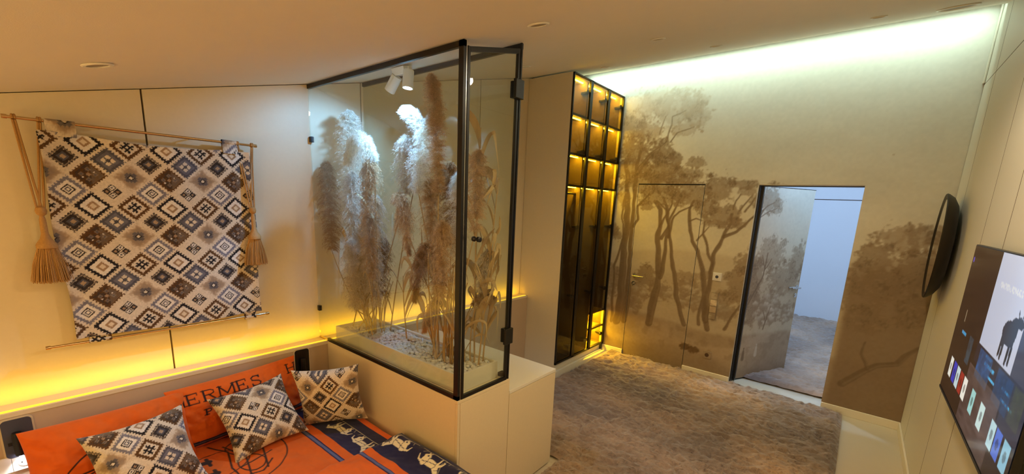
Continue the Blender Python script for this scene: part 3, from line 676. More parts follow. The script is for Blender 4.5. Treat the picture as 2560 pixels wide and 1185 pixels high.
# ------------------------------------------------------------------ spotlight in the case
sp_o = (-2.16, 1.585, zc(1.585)-.004)
sp = thing('spotlight', sp_o, 'white twin-head spotlight on the ceiling inside the glass case', 'spotlight')
Xc = Vector((1, 0, 0)); Yc = Vector((0, math.cos(SL), math.sin(SL))); Zc = Vector((0, -math.sin(SL), math.cos(SL)))
G().obox(Vector(sp_o)-Zc*.022, Xc, Yc, Zc, .055, .03, .02, .002).build('base', WHITE, sp)
LENS = emat('lamp_lens', (205, 228, 255), 40)
for hc, dr, kp, an in (((-2.085, 1.575, zc(1.585)-.085), (.02, -.10, -1), 2.1, 110), ((-2.225, 1.575, zc(1.585)-.09), (-.62, -.12, -.8), .75, 122)):
    d = Vector(dr).normalized(); hc = Vector(hc)
    h = G().lathe([(.0, -.05), (.029, -.05), (.030, -.048), (.030, .045), (.026, .045), (.022, .030), (.0, .030)], hc, d, 24).build('head', WHITE, sp, True)
    G().lathe([(.021, .031), (.021, .034), (0, .034)], hc, d, 20).build('lens', LENS, h)
    G().tube([tuple(hc-d*.03), tuple(hc-d*.03+Vector((0, 0, .04)))], .006, 8).build('stem', WHITE, sp)
    lamp('case_spot_light', 'SPOT', tuple(hc+d*.06), P_CASE*kp, (.22, .50, 1.0), d, spot_size=math.radians(an), spot_blend=.55, shadow_soft_size=.018)

# ------------------------------------------------------------------ ceiling downlights
def downlight(x, y, label, lit=0, r=.045, tint=WARM):
    z = zc(y)-.001; o = thing('downlight', (x, y, z), label, 'downlight', 'ceiling downlights')
    n = (0, math.sin(SL), -math.cos(SL))
    G().lathe([(r, 0), (r, .003), (r-.004, .006), (r*.72, .005), (r*.72, 0)], (x, y, z), n, 28).build('ring', WHITEB, o, True)
    m = MATS['added_downlight_on'] if lit else MATS['downlight_off']
    G().lathe([(r*.71, -.006), (r*.71, .002), (0, .001)], (x, y, z), n, 24).build('lens', m, o)
    if lit: lamp('added_downlight_lamp', 'SPOT', (x, y, z-.02), P_DOWN*lit, tint, (0, 0, -1), spot_size=math.radians(172), spot_blend=.5, shadow_soft_size=.035)
emat('added_downlight_on', (255, 214, 150), 6); mat('downlight_off', (150, 135, 112), .4)
for x, y, lb in ((-2.155, .31, 'unlit round ceiling downlight above the tapestry'), (-1.136, 1.495, 'unlit round ceiling downlight in front of the glass case'),
                 (-1.136, 2.69, 'unlit round ceiling downlight above the brown rug'), (-1.136, 3.846, 'unlit round ceiling downlight before the closed printed door'),
                 (-.14, 3.86, 'unlit round ceiling downlight before the open doorway'), (-2.17, 3.96, 'unlit round ceiling downlight above the wardrobe front'),
                 (-2.155, 2.70, 'unlit round ceiling downlight between glass case and wardrobe')): downlight(x, y, lb)
for x, y, k, t in ((-1.136, .31, .10, WARM), (-.14, .31, .42, WARM), (-.14, 1.495, 1.2, (1, .74, .38)), (-1.136, -.88, .12, WARM), (-.14, 2.69, .85, (1, .84, .60))): downlight(x, y, 'added lit round warm ceiling downlight out of view', k, tint=t)  # lit downlights added out of view to brighten the room
z = zc(4.17)-.001; sk = thing('ceiling_speaker', (.25, 4.17, z), 'large round white ceiling speaker in the corner by the mural', 'speaker')
n = (0, math.sin(SL), -math.cos(SL)); G().lathe([(.105, 0), (.105, .005), (.095, .008), (.09, .003), (.088, 0)], (.25, 4.17, z), n, 40).build('rim', WHITEB, sk, True)
G().lathe([(.087, -.004), (.087, .003), (0, .002)], (.25, 4.17, z), n, 36).build('grille', mat('speaker_grille', (170, 162, 145), .7, bump=.4, bscale=900), sk)

# ------------------------------------------------------------------ wardrobe
WX, WY0, WY1, WZ = -2.34, 3.656, 4.744, 3.012
wd = thing('wardrobe', (-2.6, 4.2, 0), 'tall beige wardrobe with three smoked glass doors lit yellow inside', 'wardrobe')
G().box(XL+.004, WX, WY0, WY0+.018, 0, WZ).build('side_panel', PANEL, wd); G().box(XL+.004, WX, WY1-.018, WY1, 0, WZ).build('side_panel', PANEL, wd)
G().box(XL+.004, XL+.014, WY0+.018, WY1-.018, .08, WZ-.018).build('back_panel', DARKBODY, wd)
G().box(XL+.004, WX-.002, WY0+.018, WY1-.018, WZ-.018, WZ).build('top', PANEL, wd); G().box(XL+.014, WX-.022, WY0+.018, WY1-.018, .08, .098).build('bottom', DARKBODY, wd)
G().box(XL+.004, WX-.012, WY0+.018, WY1-.018, 0, .08).build('plinth', WHITEB, wd)
dv = (4.0, 4.38)
for y in dv: G().box(XL+.014, WX-.03, y-.009, y+.009, .098, WZ-.018).build('divider', DARKBODY, wd)
cols = ((WY0+.018, dv[0]-.009), (dv[0]+.009, dv[1]-.009), (dv[1]+.009, WY1-.018))
for ci, (a, b) in enumerate(cols):
    zs = [2.65, 2.28, 1.975] + ([.525, .325] if ci == 2 else [])
    for z in zs:
        s_ = G().box(XL+.015, WX-.035, a+.0005, b-.0005, z-.009, z+.009).build('shelf', DARKBODY, wd)
        G().box(WX-.035, WX-.004, a+.0005, b-.0005, z-.011, z+.011).build('shelf_edge', BLACK, s_)
        if z > 1: G().box(-2.43, -2.415, a+.01, b-.012, z-.016, z-.0095).build('led_strip', LED_Y, s_)
    G().box(-2.43, -2.415, a+.01, b-.012, WZ-.026, WZ-.0185).build('led_strip', LED_Y, wd)
    if ci == 2:
        for z in (.512, .312): G().box(-2.50, -2.42, a+.02, b-.02, z-.004, z+.003).build('led_strip', LED_Y, wd)
G().box(XL+.015, WX-.03, WY1-.0195, WY1-.0182, .099, WZ-.019).build('added_dark_lining', DARKBODY, wd); G().box(XL+.015, WX-.03, WY0+.0182, WY0+.0195, .099, WZ-.019).build('added_dark_lining', DARKBODY, wd)  # dark sheets added so the side panels reflect less strip light
dy = ((WY0, 4.0), (4.0, 4.38), (4.38, WY1+.002))
for ci, (a, b) in enumerate(dy):
    fw = .024
    f = G(); a0, b0 = a+.0015, b-.0015
    f.box(WX-.001, WX+.020, a0, a0+fw*(.5 if ci == 0 else 1), .088, WZ-.004); f.box(WX-.001, WX+.020, b0-fw, b0, .088, WZ-.004); f.box(WX-.001, WX+.020, a0, b0, .088, .108); f.box(WX-.001, WX+.020, a0, b0, WZ-.014, WZ-.004)
    do = f.build('door', BLACK, wd)
    G().box(WX+.006, WX+.011, a0+.008, b0-.012, .10, WZ-.010).build('glass', SMOKE, do)
    for z in (2.89, 2.32, 1.552, .80, .22):
        h = G().box(WX-.03, WX-.003, b-.062, b-.024, z-.015, z+.015, .004); h.box(WX-.085, WX-.028, b-.046, b-.012, z-.012, z+.012, .004); h.lathe([(.023, 0), (.023, .012), (.014, .016), (0, .016)], (WX+.0055, b-.058, z), (-1, 0, 0), 14)
        h.build('hinge', BLACK, do)
gfoot = G().box(WX-.01, WX+.012, 4.70, 4.725, .0, .085, .003).build('bottom_guide', BLACK, wd)
G().tube([(WX-.09, WY0+.02, 1.90), (WX-.09, 3.99, 1.90)], .012, 10).build('clothes_rail', BLACK, wd)
struct(G().box(-2.34, -2.325, WY0, 4.72, .0, .012).build('trim_4', WHITEB))

# ------------------------------------------------------------------ tapestry, rods, tassels
PC = {k: np.array(v, float) for k, v in dict(cream=(214, 198, 172), white=(224, 214, 198), grey=(120, 116, 124), dk=(50, 42, 38), blk=(34, 28, 28), tan=(158, 128, 96), brn=(92, 62, 28), dgrey=(80, 78, 84), mid=(132, 116, 98), soft=(168, 142, 112)).items()}
def ikat(y, z):
    """diagonal lattice of stitched lozenges; eight motifs per repeat"""
    LY, LZ = .0735, .0715
    wv = .0022
    y = y+wv*np.sin(z*900)*.25; z = z+wv*np.sin(y*900)*.25
    p = ((y-.247)/LY+(z-1.463)/LZ)/2; q = ((y-.247)/LY-(z-1.463)/LZ)/2
    i = np.round(p); j = np.round(q); a = (p-i)*2; b = (q-j)*2           # cell coords -1..1
    c_ = (i+j).astype(int); r_ = (i-j).astype(int)                        # column and half-row indices
    cm = np.mod(c_, 4); rm = np.mod(np.floor_divide(r_+np.mod(c_, 2), 2), 2)
    img = np.empty(y.shape+(3,)); img[:] = PC['cream']
    img += ((fbm(y*260, z*260, 2, 5)-.5)*34)[..., None]
    ch = np.maximum(np.abs(a), np.abs(b)); al = np.where(np.abs(a) > np.abs(b), b, a)
    sc = .05*np.sign(np.sin(al*24))                                       # scalloped stitching
    fz = (fbm(y*120, z*120, 2, 9)-.5)
    def put(m, c, k=1.): mixc(img, PC[c]+0*fz[..., None]+((fz*26)[..., None]), np.clip(m, 0, 1)*k)
    def band(lo, hi, s=0.): return ((ch > lo) & (ch < hi+s)).astype(float)
    def sq(x0, y0, h): return (np.maximum(np.abs(a-x0), np.abs(b-y0)) < h).astype(float)
    def M(cc, rr): return ((cm == cc) & (rm == rr)).astype(float)
    m = M(0, 0)   # grey concentric
    put(m*band(0, .86, sc), 'grey'); put(m*band(0, .60, sc*.4), 'white'); put(m*band(.26, .36), 'dk'); put(m*band(.10, .18), 'dgrey')
    m = M(0, 1)   # small dark lozenge
    put(m*band(.60, .68, sc*.7), 'dk'); put(m*band(.52, .61), 'mid'); put(m*band(0, .52, sc*.3), 'dk'); put(m*band(0, .30), 'dgrey'); put(m*band(0, .16), 'soft')
    m = M(1, 0)   # black ring, cream field, tan square
    put(m*band(0, .90, sc), 'blk'); put(m*band(0, .64, sc*.5), 'white'); put(m*band(.18, .34), 'tan'); put(m*band(0, .18), 'cream')
    m = M(1, 1)   # dark stitched block
    put(m*band(0, .88, sc), 'brn'); put(m*band(0, .7)*(fz > -.05), 'dk', .7); put(m*band(0, .75)*(a+b > .25), 'mid', .55)
    for x0, y0 in ((0, 0),): put(m*sq(x0, y0, .13), 'tan')
    for x0, y0 in ((.32, .32), (-.32, -.32), (.32, -.32), (-.32, .32)): put(m*sq(x0, y0, .15), 'mid', .8); put(m*sq(x0, y0, .07), 'dgrey', .8)
    put(m*sq(-.45, -.05, .06), 'white'); put(m*sq(.45, .1, .05), 'white')
    m = M(2, 0)   # four little squares
    for x0, y0, k in ((.26, .26, 0), (-.26, -.26, 0), (.26, -.26, 1), (-.26, .26, 1)):
        put(m*sq(x0, y0, .235), 'dk'); put(m*sq(x0, y0, .16 if k else .10), 'white' if k else 'tan')
        if k: put(m*sq(x0, y0, .075), 'dgrey')
    m = M(2, 1)   # grey block with pale bow
    put(m*band(0, .84, sc), 'dgrey'); put(m*band(0, .6), 'grey', .6)
    for x0, y0 in ((.2, .2), (-.2, -.2), (.2, -.2), (-.2, .2)): put(m*sq(x0, y0, .17), 'cream')
    put(m*sq(0, 0, .13), 'blk'); put(m*((np.abs(a) < .05)+(np.abs(b) < .05))*(ch < .36), 'dgrey')
    m = M(3, 0)   # brown ring with dark hash
    put(m*band(0, .88, sc), 'brn'); put(m*band(0, .60, sc*.5), 'cream')
    hsh = (((np.abs(np.abs(a)-.17) < .075) & (np.abs(b) < .44)) | ((np.abs(np.abs(b)-.17) < .075) & (np.abs(a) < .44))).astype(float)
    put(m*hsh, 'blk'); put(m*sq(0, 0, .1), 'cream')
    for x0, y0 in ((.40, .25), (-.40, -.25), (.25, -.40), (-.25, .40)): put(m*sq(x0, y0, .07), 'blk')
    m = M(3, 1)   # soft tan lozenge with grey cross
    put(m*np.clip((.98-ch+fz*.5)*3.5, 0, 1), 'soft'); put(m*np.clip((.72-ch+fz*.6)*4, 0, 1), 'mid', .6)
    crs = ((np.abs(a) < .16)*(np.abs(b) < .5)+(np.abs(b) < .16)*(np.abs(a) < .5)+(ch < .32)); put(m*np.clip(crs, 0, 1), 'dgrey', .75)
    put(m*sq(0, 0, .20), 'dk'); put(m*sq(0, 0, .12), 'cream')
    return lin(np.clip(img, 0, 255))
CLOTH = colmat('ikat_cloth', .95, bump=.35, bscale=500, var=.12, vscale=450, sheen=.2)
XT = -2.79
tp = thing('tapestry', (XT, .6, 1.05), 'hanging cloth of grey brown and cream lozenges between two rods', 'tapestry')
nu, nv = 272, 306
u, v = np.meshgrid(np.linspace(0, 1, nu), np.linspace(0, 1, nv), indexing='ij')
sag = .018*np.sin(np.pi*np.clip((u-.15)/.7, 0, 1))
Y = .172+.826*u+.006*np.sin(v*9)*(1-2*u)+.02*(1-v)*(1-u); Z = 1.052+(1.992-1.052-sag)*v+.006*np.sin(u*7+1)*(1-v)
X = XT+.010*np.sin(u*11+v*2)*(.35+.65*np.abs(v-.5))+.006*np.sin(u*23+1)*v**3+.014*np.exp(-((u)/.03)**2)+.010*np.exp(-((1-u)/.03)**2)
P = np.stack([X, Y, Z], -1)
g = CG(); pat = ikat(Y+.002, Z+sag*v*.6); g.grid(P, pat); g.build('cloth', CLOTH, tp, True)
P2_ = P[::6, ::6].copy(); P2_[..., 0] -= .004
g = CG(); g.grid(P2_, lin((150, 130, 105))); g.build('lining', CLOTH, tp, True)
def loop_strip(y0, y1, z_rod, z_cloth, up):
    n = 14; th = np.linspace(-.3*np.pi, 1.3*np.pi, n); rr = .0125
    prof = [(XT+.006, z_cloth)]+[(-2.80+rr*math.cos(t)+0, z_rod+up*rr*math.sin(t)) for t in th]+[(XT-.006, z_cloth)]
    pr = np.array(prof); yy = np.linspace(y0, y1, 30)
    Yg = np.repeat(yy[:, None], len(pr), 1); Xg = np.repeat(pr[None, :, 0], 30, 0); Zg = np.repeat(pr[None, :, 1], 30, 0)
    nfine = 40; # refine along profile
    tt = np.linspace(0, len(pr)-1, nfine*2); Xf = np.array([np.interp(tt, range(len(pr)), pr[:, 0])]*30); Zf = np.array([np.interp(tt, range(len(pr)), pr[:, 1])]*30); Yf = np.repeat(yy[:, None], nfine*2, 1)
    g = CG(); g.grid(np.stack([Xf, Yf, Zf], -1), ikat(Yf+.2, Zf*1.0+.35)); g.build('hanging_loop', CLOTH, tp, True)
loop_strip(.205, .300, 2.033, 1.975, 1); loop_strip(.865, .938, 2.036, 1.975, 1); loop_strip(.235, .315, 1.036, 1.068, -1); loop_strip(.905, .965, 1.028, 1.066, -1)
for z, a, b, lb in ((2.034, .095, 1.033, 'thin metal rod carrying the top of the tapestry'), (1.032, .100, 1.033, 'thin metal rod weighting the bottom of the tapestry')):
    ro = thing('curtain_rod', (-2.80, a, z), lb, 'rod')
    G().tube([(-2.80, a, z), (-2.80, b, z)], .0065, 12).build('rod', BRASS, ro, True)
    for yy in (a, b): G().lathe([(.009, -.008), (.0095, .0), (.009, .008), (0, .008)], (-2.80, yy, z), (0, 1, 0), 14).build('end_cap', BRASS, ro, True)
    if z > 1.5:
        for yy in (a+.33*(b-a)-.02, a+.68*(b-a)): G().tube([(XL, yy, z), (-2.80, yy, z)], .004, 8).build('bracket', BRASS, ro)
CORD = mat('gold_cord', (176, 132, 74), .7, var=.25, scale=160); FRINGE = mat('gold_fringe', (184, 140, 82), .75, var=.3, scale=90, stretch=(1, 1, .05))
def tassel(ya, yb, ym, zk, zb, label):
    """tieback cord looped over the rod at ya and yb, tassel hanging from the knot"""
    X0 = -2.80; zr = 2.034
    o = thing('tassel_tieback', (-2.765, ym, zb), label, 'tassel')
    for y0 in (ya, yb):
        for off, ph in ((-.0035, 0), (.0035, math.pi)):
            pts = []
            for t in np.linspace(0, 1, 9): a = math.pi*(1.15-t*1.3); pts.append((X0-.0+.011*math.cos(math.pi-a), y0+off, zr+.011*math.sin(a)))
            a_ = np.array(pts[-1]); b_ = np.array([-2.768, ym+off*2+(y0-ym)*.12, zk])
            n = 60; tt = np.linspace(0, 1, n)[1:, None]; ln = a_+(b_-a_)*tt; ln[:, 1] += .0*tt[:, 0]; tw = tt[:, 0]*60+ph
            ln[:, 0] = np.maximum(ln[:, 0], -2.80)
            G().tube(np.vstack([pts, ln]), .0042, 6).build('cord', CORD, o, True)
    G().lathe([(.004, .034), (.016, .026), (.019, .013), (.016, 0), (.008, -.008)], (-2.766, ym, zk-.025), (0, 0, 1), 16).build('knot', CORD, o, True)
    hz = zk-.05; zs = zb+.165
    G().lathe([(.007, hz-zs+.02), (.011, hz-zs), (.012, .05), (.018, .028), (.030, .010), (.034, 0), (.034, -.012), (.030, -.014)], (-2.766, ym, zs), (0, 0, 1), 20).build('head', CORD, o, True)
    r = random.Random(label); g = G()
    for k in range(420):
        a = 2*math.pi*k/420*7.03; rr = math.sqrt(r.random()); r0 = .030*rr; r1 = .058*rr*r.uniform(.85, 1.1)+.004
        x0 = -2.766+r0*math.cos(a)*.8; x1 = max(-2.766+r1*math.cos(a)*.6, -2.845)
        g.tube([(x0, ym+r0*math.sin(a), zs-.008), ((x0+x1)/2, ym+(r0*.4+r1*.6)*math.sin(a), zs-.08), (x1, ym+r1*math.sin(a), zb+r.uniform(-.004, .014))], .0012, 4, False)
    g.build('fringe', FRINGE, o, True)
tassel(.120, .192, .150, 1.665, 1.340, 'gold corded tassel hanging from the rod end furthest from the glass case')
tassel(.942, 1.016, .982, 1.680, 1.350, 'gold corded tassel hanging from the rod end beside the glass case')

# ------------------------------------------------------------------ bed, duvet, pillows, cushions
ORANGE = np.array([220, 96, 10.]); NAVY = np.array([20, 22, 66.]); INK = np.array([34, 16, 12.])
LINEN = colmat('printed_cotton', .8, bump=.12, bscale=900, var=.05, vscale=40, sheen=.15)
def horses(img, x, y, cx, cy, flip=1, s=1.0):
    """small prancing horse print with harness lines; feet towards +y"""
    m0 = (np.abs(x-cx) < .14*s) & (np.abs(y-cy+.05*s) < .09*s)
    if not m0.any(): return
    idx = np.where(m0); u_ = (x[idx]-cx)*flip/s; v_ = (cy-y[idx])/s; sub = img[idx]
    def cap(p, a, b): return seg_dist(u_, v_, p, a, b)
    body = np.minimum.reduce([np.hypot(u_/.058, (v_-.052)/.020)*.02-.02, np.hypot((u_+.042)/.026, (v_-.054)/.023)*.022-.022, cap([(.04, .058), (.068, .082), (.078, .092)], .034, .018), cap([(.074, .094), (.098, .080)], .018, .010),
        cap([(-.050, .050), (-.058, .028), (-.046, .016), (-.052, .002)], .022, .006), cap([(-.036, .048), (-.030, .026), (-.040, .014), (-.034, .002)], .018, .006),
        cap([(.040, .046), (.044, .026), (.042, .002)], .016, .006), cap([(.048, .050), (.070, .036), (.074, .018), (.066, .014)], .016, .006), cap([(-.064, .062), (-.086, .058), (-.098, .036)], .012, .005), cap([(.077, .097), (.080, .106)], .006, .003)])
    mk = sstep(.0012, -.0012, body); mixc(sub, (230, 218, 182), mk)
    for p in ([(-.03, .076), (-.022, .05), (-.028, .032)], [(.028, .072), (.036, .055), (.03, .034)], [(-.06, .06), (.03, .046)], [(.05, .074), (.066, .064)], [(.08, .092), (.086, .078)]): mixc(sub, NAVY, sstep(.0008, -.0008, cap(p, .003, .003))*mk*.9)
    for p in ([(-.115, -.004), (.115, -.004)], [(.086, .082), (.06, .03), (.07, -.004)], [(-.09, .02), (-.075, -.004)], [(.1, .02), (.095, -.004)]): mixc(sub, (206, 196, 160), sstep(.001, -.001, cap(p, .0032, .0032))*.9)
    img[idx] = sub
def emblem(img, x, y, cx, cy, s):
    """line-drawn crest: ring, big slab letter and harness lines"""
    u_ = (x-cx)/s; v_ = (y-cy)/s; r = np.hypot(u_, v_)
    L = [np.abs(r-1)-.012, np.abs(np.hypot(u_*1.2, v_+.2)-.55)-.012, np.abs(np.hypot(u_-.35, (v_-.3)*1.3)-.28)-.015, np.abs(np.hypot(u_+.35, (v_-.3)*1.3)-.28)-.015]
    for p in ([(-.7, .5), (.0, .62), (.7, .45)], [(-.6, .1), (.1, .28), (.75, .15)], [(-.8, -.1), (-.3, .1), (.3, -.02), (.8, .02)], [(.2, .7), (.4, .1)], [(-.4, .75), (-.2, .2)], [(.5, .6), (.75, .35), (.6, -.2)]): L.append(seg_dist(u_, v_, p, .03, .03))
    for p in ([(-.28, -.75), (-.22, -.25)], [(.22, -.75), (.26, -.25)]): L.append(seg_dist(u_, v_, p, .13, .13))
    L.append(seg_dist(u_, v_, [(-.26, -.5), (.25, -.48)], .06, .06))
    for p in ([(-.42, -.75), (-.14, -.75)], [(.08, -.75), (.36, -.75)], [(-.36, -.25), (-.08, -.25)], [(.12, -.25), (.40, -.25)]): L.append(seg_dist(u_, v_, p, .06, .06))
    d = np.min(np.array(L), 0); mixc(img, INK, sstep(.008, -.008, d)*.95)
GLY = {'H': [('v', 0), ('v', .7), ((0, .5), (.7, .5))], 'E': [('v', 0), ((0, 1), (.6, 1)), ((0, .5), (.42, .5)), ((0, 0), (.62, 0)), ((.6, 1), (.6, .8)), ((.62, 0), (.62, .22)), ((.42, .6), (.42, .4))],
 'R': [('v', 0), ((0, 1), (.45, 1)), ((.45, 1), (.62, .88)), ((.62, .88), (.62, .66)), ((.62, .66), (.42, .53)), ((.42, .53), (0, .53)), ((.3, .53), (.66, 0))],
 'P': [('v', 0), ((0, 1), (.45, 1)), ((.45, 1), (.6, .85)), ((.6, .85), (.6, .65)), ((.6, .65), (.4, .5)), ((.4, .5), (0, .5))],
 'M': [('v', 0), ('v', .95), ((0, 1), (.48, .15)), ((.48, .15), (.95, 1))],
 'S': [((.6, .82), (.5, .98)), ((.5, .98), (.2, 1)), ((.2, 1), (.03, .85)), ((.03, .85), (.06, .62)), ((.06, .62), (.52, .45)), ((.52, .45), (.64, .28)), ((.64, .28), (.55, .06)), ((.55, .06), (.3, 0)), ((.3, 0), (.06, .06)), ((.06, .06), (.02, .24)), ((.62, 1), (.6, .8)), ((.02, 0), (.02, .22))]}
def text(img, x, y, word, x0, y0, h, wx, sp):
    cx = x0
    for ch in word:
        adv = {'M': .95}.get(ch, .68)
        for s_ in GLY[ch]:
            if s_[0] == 'v':
                X_ = cx+s_[1]*wx; ls = [([(X_, y0), (X_, y0+h)], .0085), ([(X_-.009, y0), (X_+.010, y0)], .0045), ([(X_-.009, y0+h), (X_+.010, y0+h)], .0045)]
            else:
                (ax, ay), (bx, by) = s_; thin = .0048 if abs(by-ay) < .3 and ch not in 'SM' else (.0058 if ch in 'S' else .007); ls = [([(cx+ax*wx, y0+ay*h), (cx+bx*wx, y0+by*h)], thin)]
            for p, w_ in ls: mixc(img, INK, sstep(.0015, -.0015, seg_dist(x, y, p, w_, w_)))
        cx += adv*wx+sp
BX0, BX1, BY0, BY1, BZ = XH+.004, -.72, .0, 1.372, .415
bed = thing('bed', (-1.7, .68, 0), 'double bed with an orange printed sheet against the beige cabinet', 'bed')
G().box(BX0, BX1, BY0+.02, BY1-.006, .0, .20, .004).build('bed_base', PANEL, bed)
def sheet_paint(x, y):
    img = np.empty(x.shape+(3,)); img[:] = ORANGE; img += ((fbm(x*14, y*14, 3, 61)-.5)*10)[..., None]
    nv_ = ((y > 1.076) & (y < 1.292)).astype(float); mixc(img, NAVY, nv_)
    s_ = np.abs(y-1.012); mixc(img, (28, 28, 72), (s_ < .013).astype(float)); mixc(img, (108, 116, 150), (s_ < .0075).astype(float)*.8)
    for cx in (-2.53, -2.21, -1.995): horses(img, x, y, cx, 1.222, 1 if cx > -2.1 else -1, .98)
    emblem(img, x, y, -2.33, .62, .27)
    return lin(np.clip(img, 0, 255))
def soft_slab(name, x0, x1, y0, y1, zb, top, paint, res, mtl, parent, edge=.05, fx=0., fy=0.):
    """rounded slab: painted top that rolls down to the sides"""
    xs = np.concatenate([np.arange(x0, fx, res), np.arange(fx, x1, .02), [x1]]); ys = np.concatenate([np.arange(y0, fy, .02), np.arange(fy, y1, res), [y1]])
    x, y = np.meshgrid(xs, ys, indexing='ij')
    d = np.minimum(np.minimum(x-x0, x1-x), np.minimum(y-y0, y1-y)); k = np.clip(d/edge, 0, 1)
    h = np.sqrt(np.clip(1-(1-k)**2, 0, 1)); z = zb+(top(x, y)-zb)*(.35+.65*h); z = np.where(d < 1e-6, zb, z)
    g = CG(); g.grid(np.stack([x, y, z], -1), paint(x, y)); o = g.build(name, mtl, parent, True)
    return o
wr_ = lambda x, y: (fbm(x*9, y*14, 3, 71)-.5)*.022+(fbm(x*3+y*4, y*3-x*2, 2, 77)-.5)*.02
soft_slab('mattress', BX0+.01, BX1, BY0, BY1-.008, .20, lambda x, y: BZ+wr_(x, y)*.55, sheet_paint, .0036, LINEN, bed, .04, -1.82, .15)
def duvet_paint(x, y):
    img = np.empty(x.shape+(3,)); img[:] = ORANGE; img += ((fbm(x*14, y*14, 3, 63)-.5)*10)[..., None]
    mixc(img, NAVY, (y > 1.153).astype(float))
    s_ = np.abs(y-1.092); mixc(img, (28, 28, 72), (s_ < .013).astype(float)); mixc(img, (108, 116, 150), (s_ < .0075).astype(float)*.8)
    for i, cx in enumerate((-1.765, -1.50, -1.24, -.98)): horses(img, x, y, cx, 1.308, -1 if i % 2 == 0 else 1, 1.0)
    return lin(np.clip(img, 0, 255))
dv_ = soft_slab('duvet', -1.885, -.69, -.04, 1.366, BZ+.006, lambda x, y: BZ+.035+wr_(x+3, y)*.9+.035*np.exp(-((y-1.29)/.06)**2)*sstep(-1.9, -1.8, x), duvet_paint, .0036, LINEN, None, .035, -1.30, .80)
tag(dv_, 'orange and navy duvet with cream horse print folded across the bed', 'duvet')

def pillow(name, c, X, Y, w_, h_, T, paint, label, cat, m, group=None, pinch=.10, n=(150, 110), wr=.004, piping=None, seed=0, sharp=.75):
    X = np.array(X, float); X /= np.linalg.norm(X); Y = np.array(Y, float); Y -= X*(X@Y); Y /= np.linalg.norm(Y); N = np.cross(X, Y); c = np.array(c, float)
    def surf(side, nu, nv):
        u, v = np.meshgrid(np.linspace(-1, 1, nu), np.linspace(-1, 1, nv), indexing='ij')
        a = w_/2*u*(1-pinch*(1-v*v)*np.abs(u)**2); b = h_/2*v*(1-pinch*(1-u*u)*np.abs(v)**2)
        t = T*((1-u**2)*(1-v**2)+1e-9)**(sharp*.6)
        wk = (fbm(a*16+seed, b*16, 3, seed)-.5)*wr*4*((1-u**2)*(1-v**2)+.02)**.3+wr*np.sin(a*60+b*90+seed)*np.exp(-((np.abs(u)-.85)/.12)**2)*.5
        t = (t+wk*(t > .004)) if side > 0 else t*.8
        P = c+X*a[..., None]+Y*b[..., None]+N*(side*t)[..., None]
        return P, a, b
    P, a, b = surf(1, *n); g = CG(); g.grid(P, paint(a, b))
    P, a, b = surf(-1, n[0]//4, n[1]//4); g.grid(P[:, ::-1], paint(a, b)[:, ::-1])
    o = g.build(name, m, None, True); return tag(o, label, cat, group)
def p_orange(x, y, seed): 
    img = np.empty(x.shape+(3,)); img[:] = ORANGE; img += ((fbm(x*14, y*14, 3, seed)-.5)*12)[..., None]; return img
def paint_p1(x, y):
    img = p_orange(x, y, 81); emblem(img, x, y, .02, -.20, .24)
    return lin(np.clip(img, 0, 255))
def paint_p2(x, y):
    img = p_orange(x, y, 83); text(img, x, y, 'HERMES', -.318, .076, .052, .070, .0225); text(img, x, y, 'H', .262, .082, .052, .066, .022)
    text(img, x, y, 'P', -.185, .002, .03, .04, .01)
    s_ = np.abs(y+.140); mixc(img, (30, 24, 60), (s_ < .012).astype(float)); mixc(img, (96, 90, 120), (s_ < .004).astype(float)*.8)
    return lin(np.clip(img, 0, 255))
pillow('pillow', (-2.618, .795, .588), (-.015, .998, .045), (-.20, -.05, .98), .66, .345, .075, paint_p2, 'orange pillow printed with large dark lettering near the glass case', 'pillow', LINEN, 'orange pillows on the bed', .05, (190, 130), .008, seed=3)
pillow('pillow', (-2.580, .250, .572), (.0, 1, .01), (-.30, -.0, .95), .58, .335, .085, paint_p1, 'orange pillow with a ring emblem beside the bedside lamp', 'pillow', LINEN, 'orange pillows on the bed', .05, (170, 120), .009, seed=5)
def paint_c(oy, oz, rot, sc=1.0):
    cs, sn = round(math.cos(rot)), round(math.sin(rot))
    return lambda x, y: ikat(oy+(cs*x+sn*y)*sc, oz+(-sn*x+cs*y)*sc)
SC = 1.18
# cushion centres relative to the repeat: hash motif at (.470,1.677)
pillow('cushion', (-2.408, .812, .566), (-.026, .996, .087), (-.668, -.082, .74), .38, .38, .085, paint_c(.470-.44*.0735+.1*-.0735, 1.677+.44*.0715-.1*.0715, 0, SC), 'lozenge-patterned cushion lying against the lettered orange pillow', 'cushion', CLOTH, 'lozenge-patterned cushions', .13, (140, 140), .003, seed=7)
pillow('cushion', (-2.298, 1.160, .606), (.68, .726, .099), (.018, -.151, .988), .38, .38, .080, paint_c(.33-.04, 1.676-.03, math.radians(-90), SC), 'lozenge-patterned cushion leaning against the beige cabinet side', 'cushion', CLOTH, 'lozenge-patterned cushions', .13, (140, 140), .003, seed=9)
pillow('cushion', (-2.36, .318, .566), (-.03, .998, .06), (-.60, -.05, .80), .375, .375, .085, paint_c(.470-.02, 1.677+.01, math.radians(90), SC), 'lozenge-patterned cushion lying against the emblem pillow', 'cushion', CLOTH, 'lozenge-patterned cushions', .13, (140, 140), .003, seed=13)

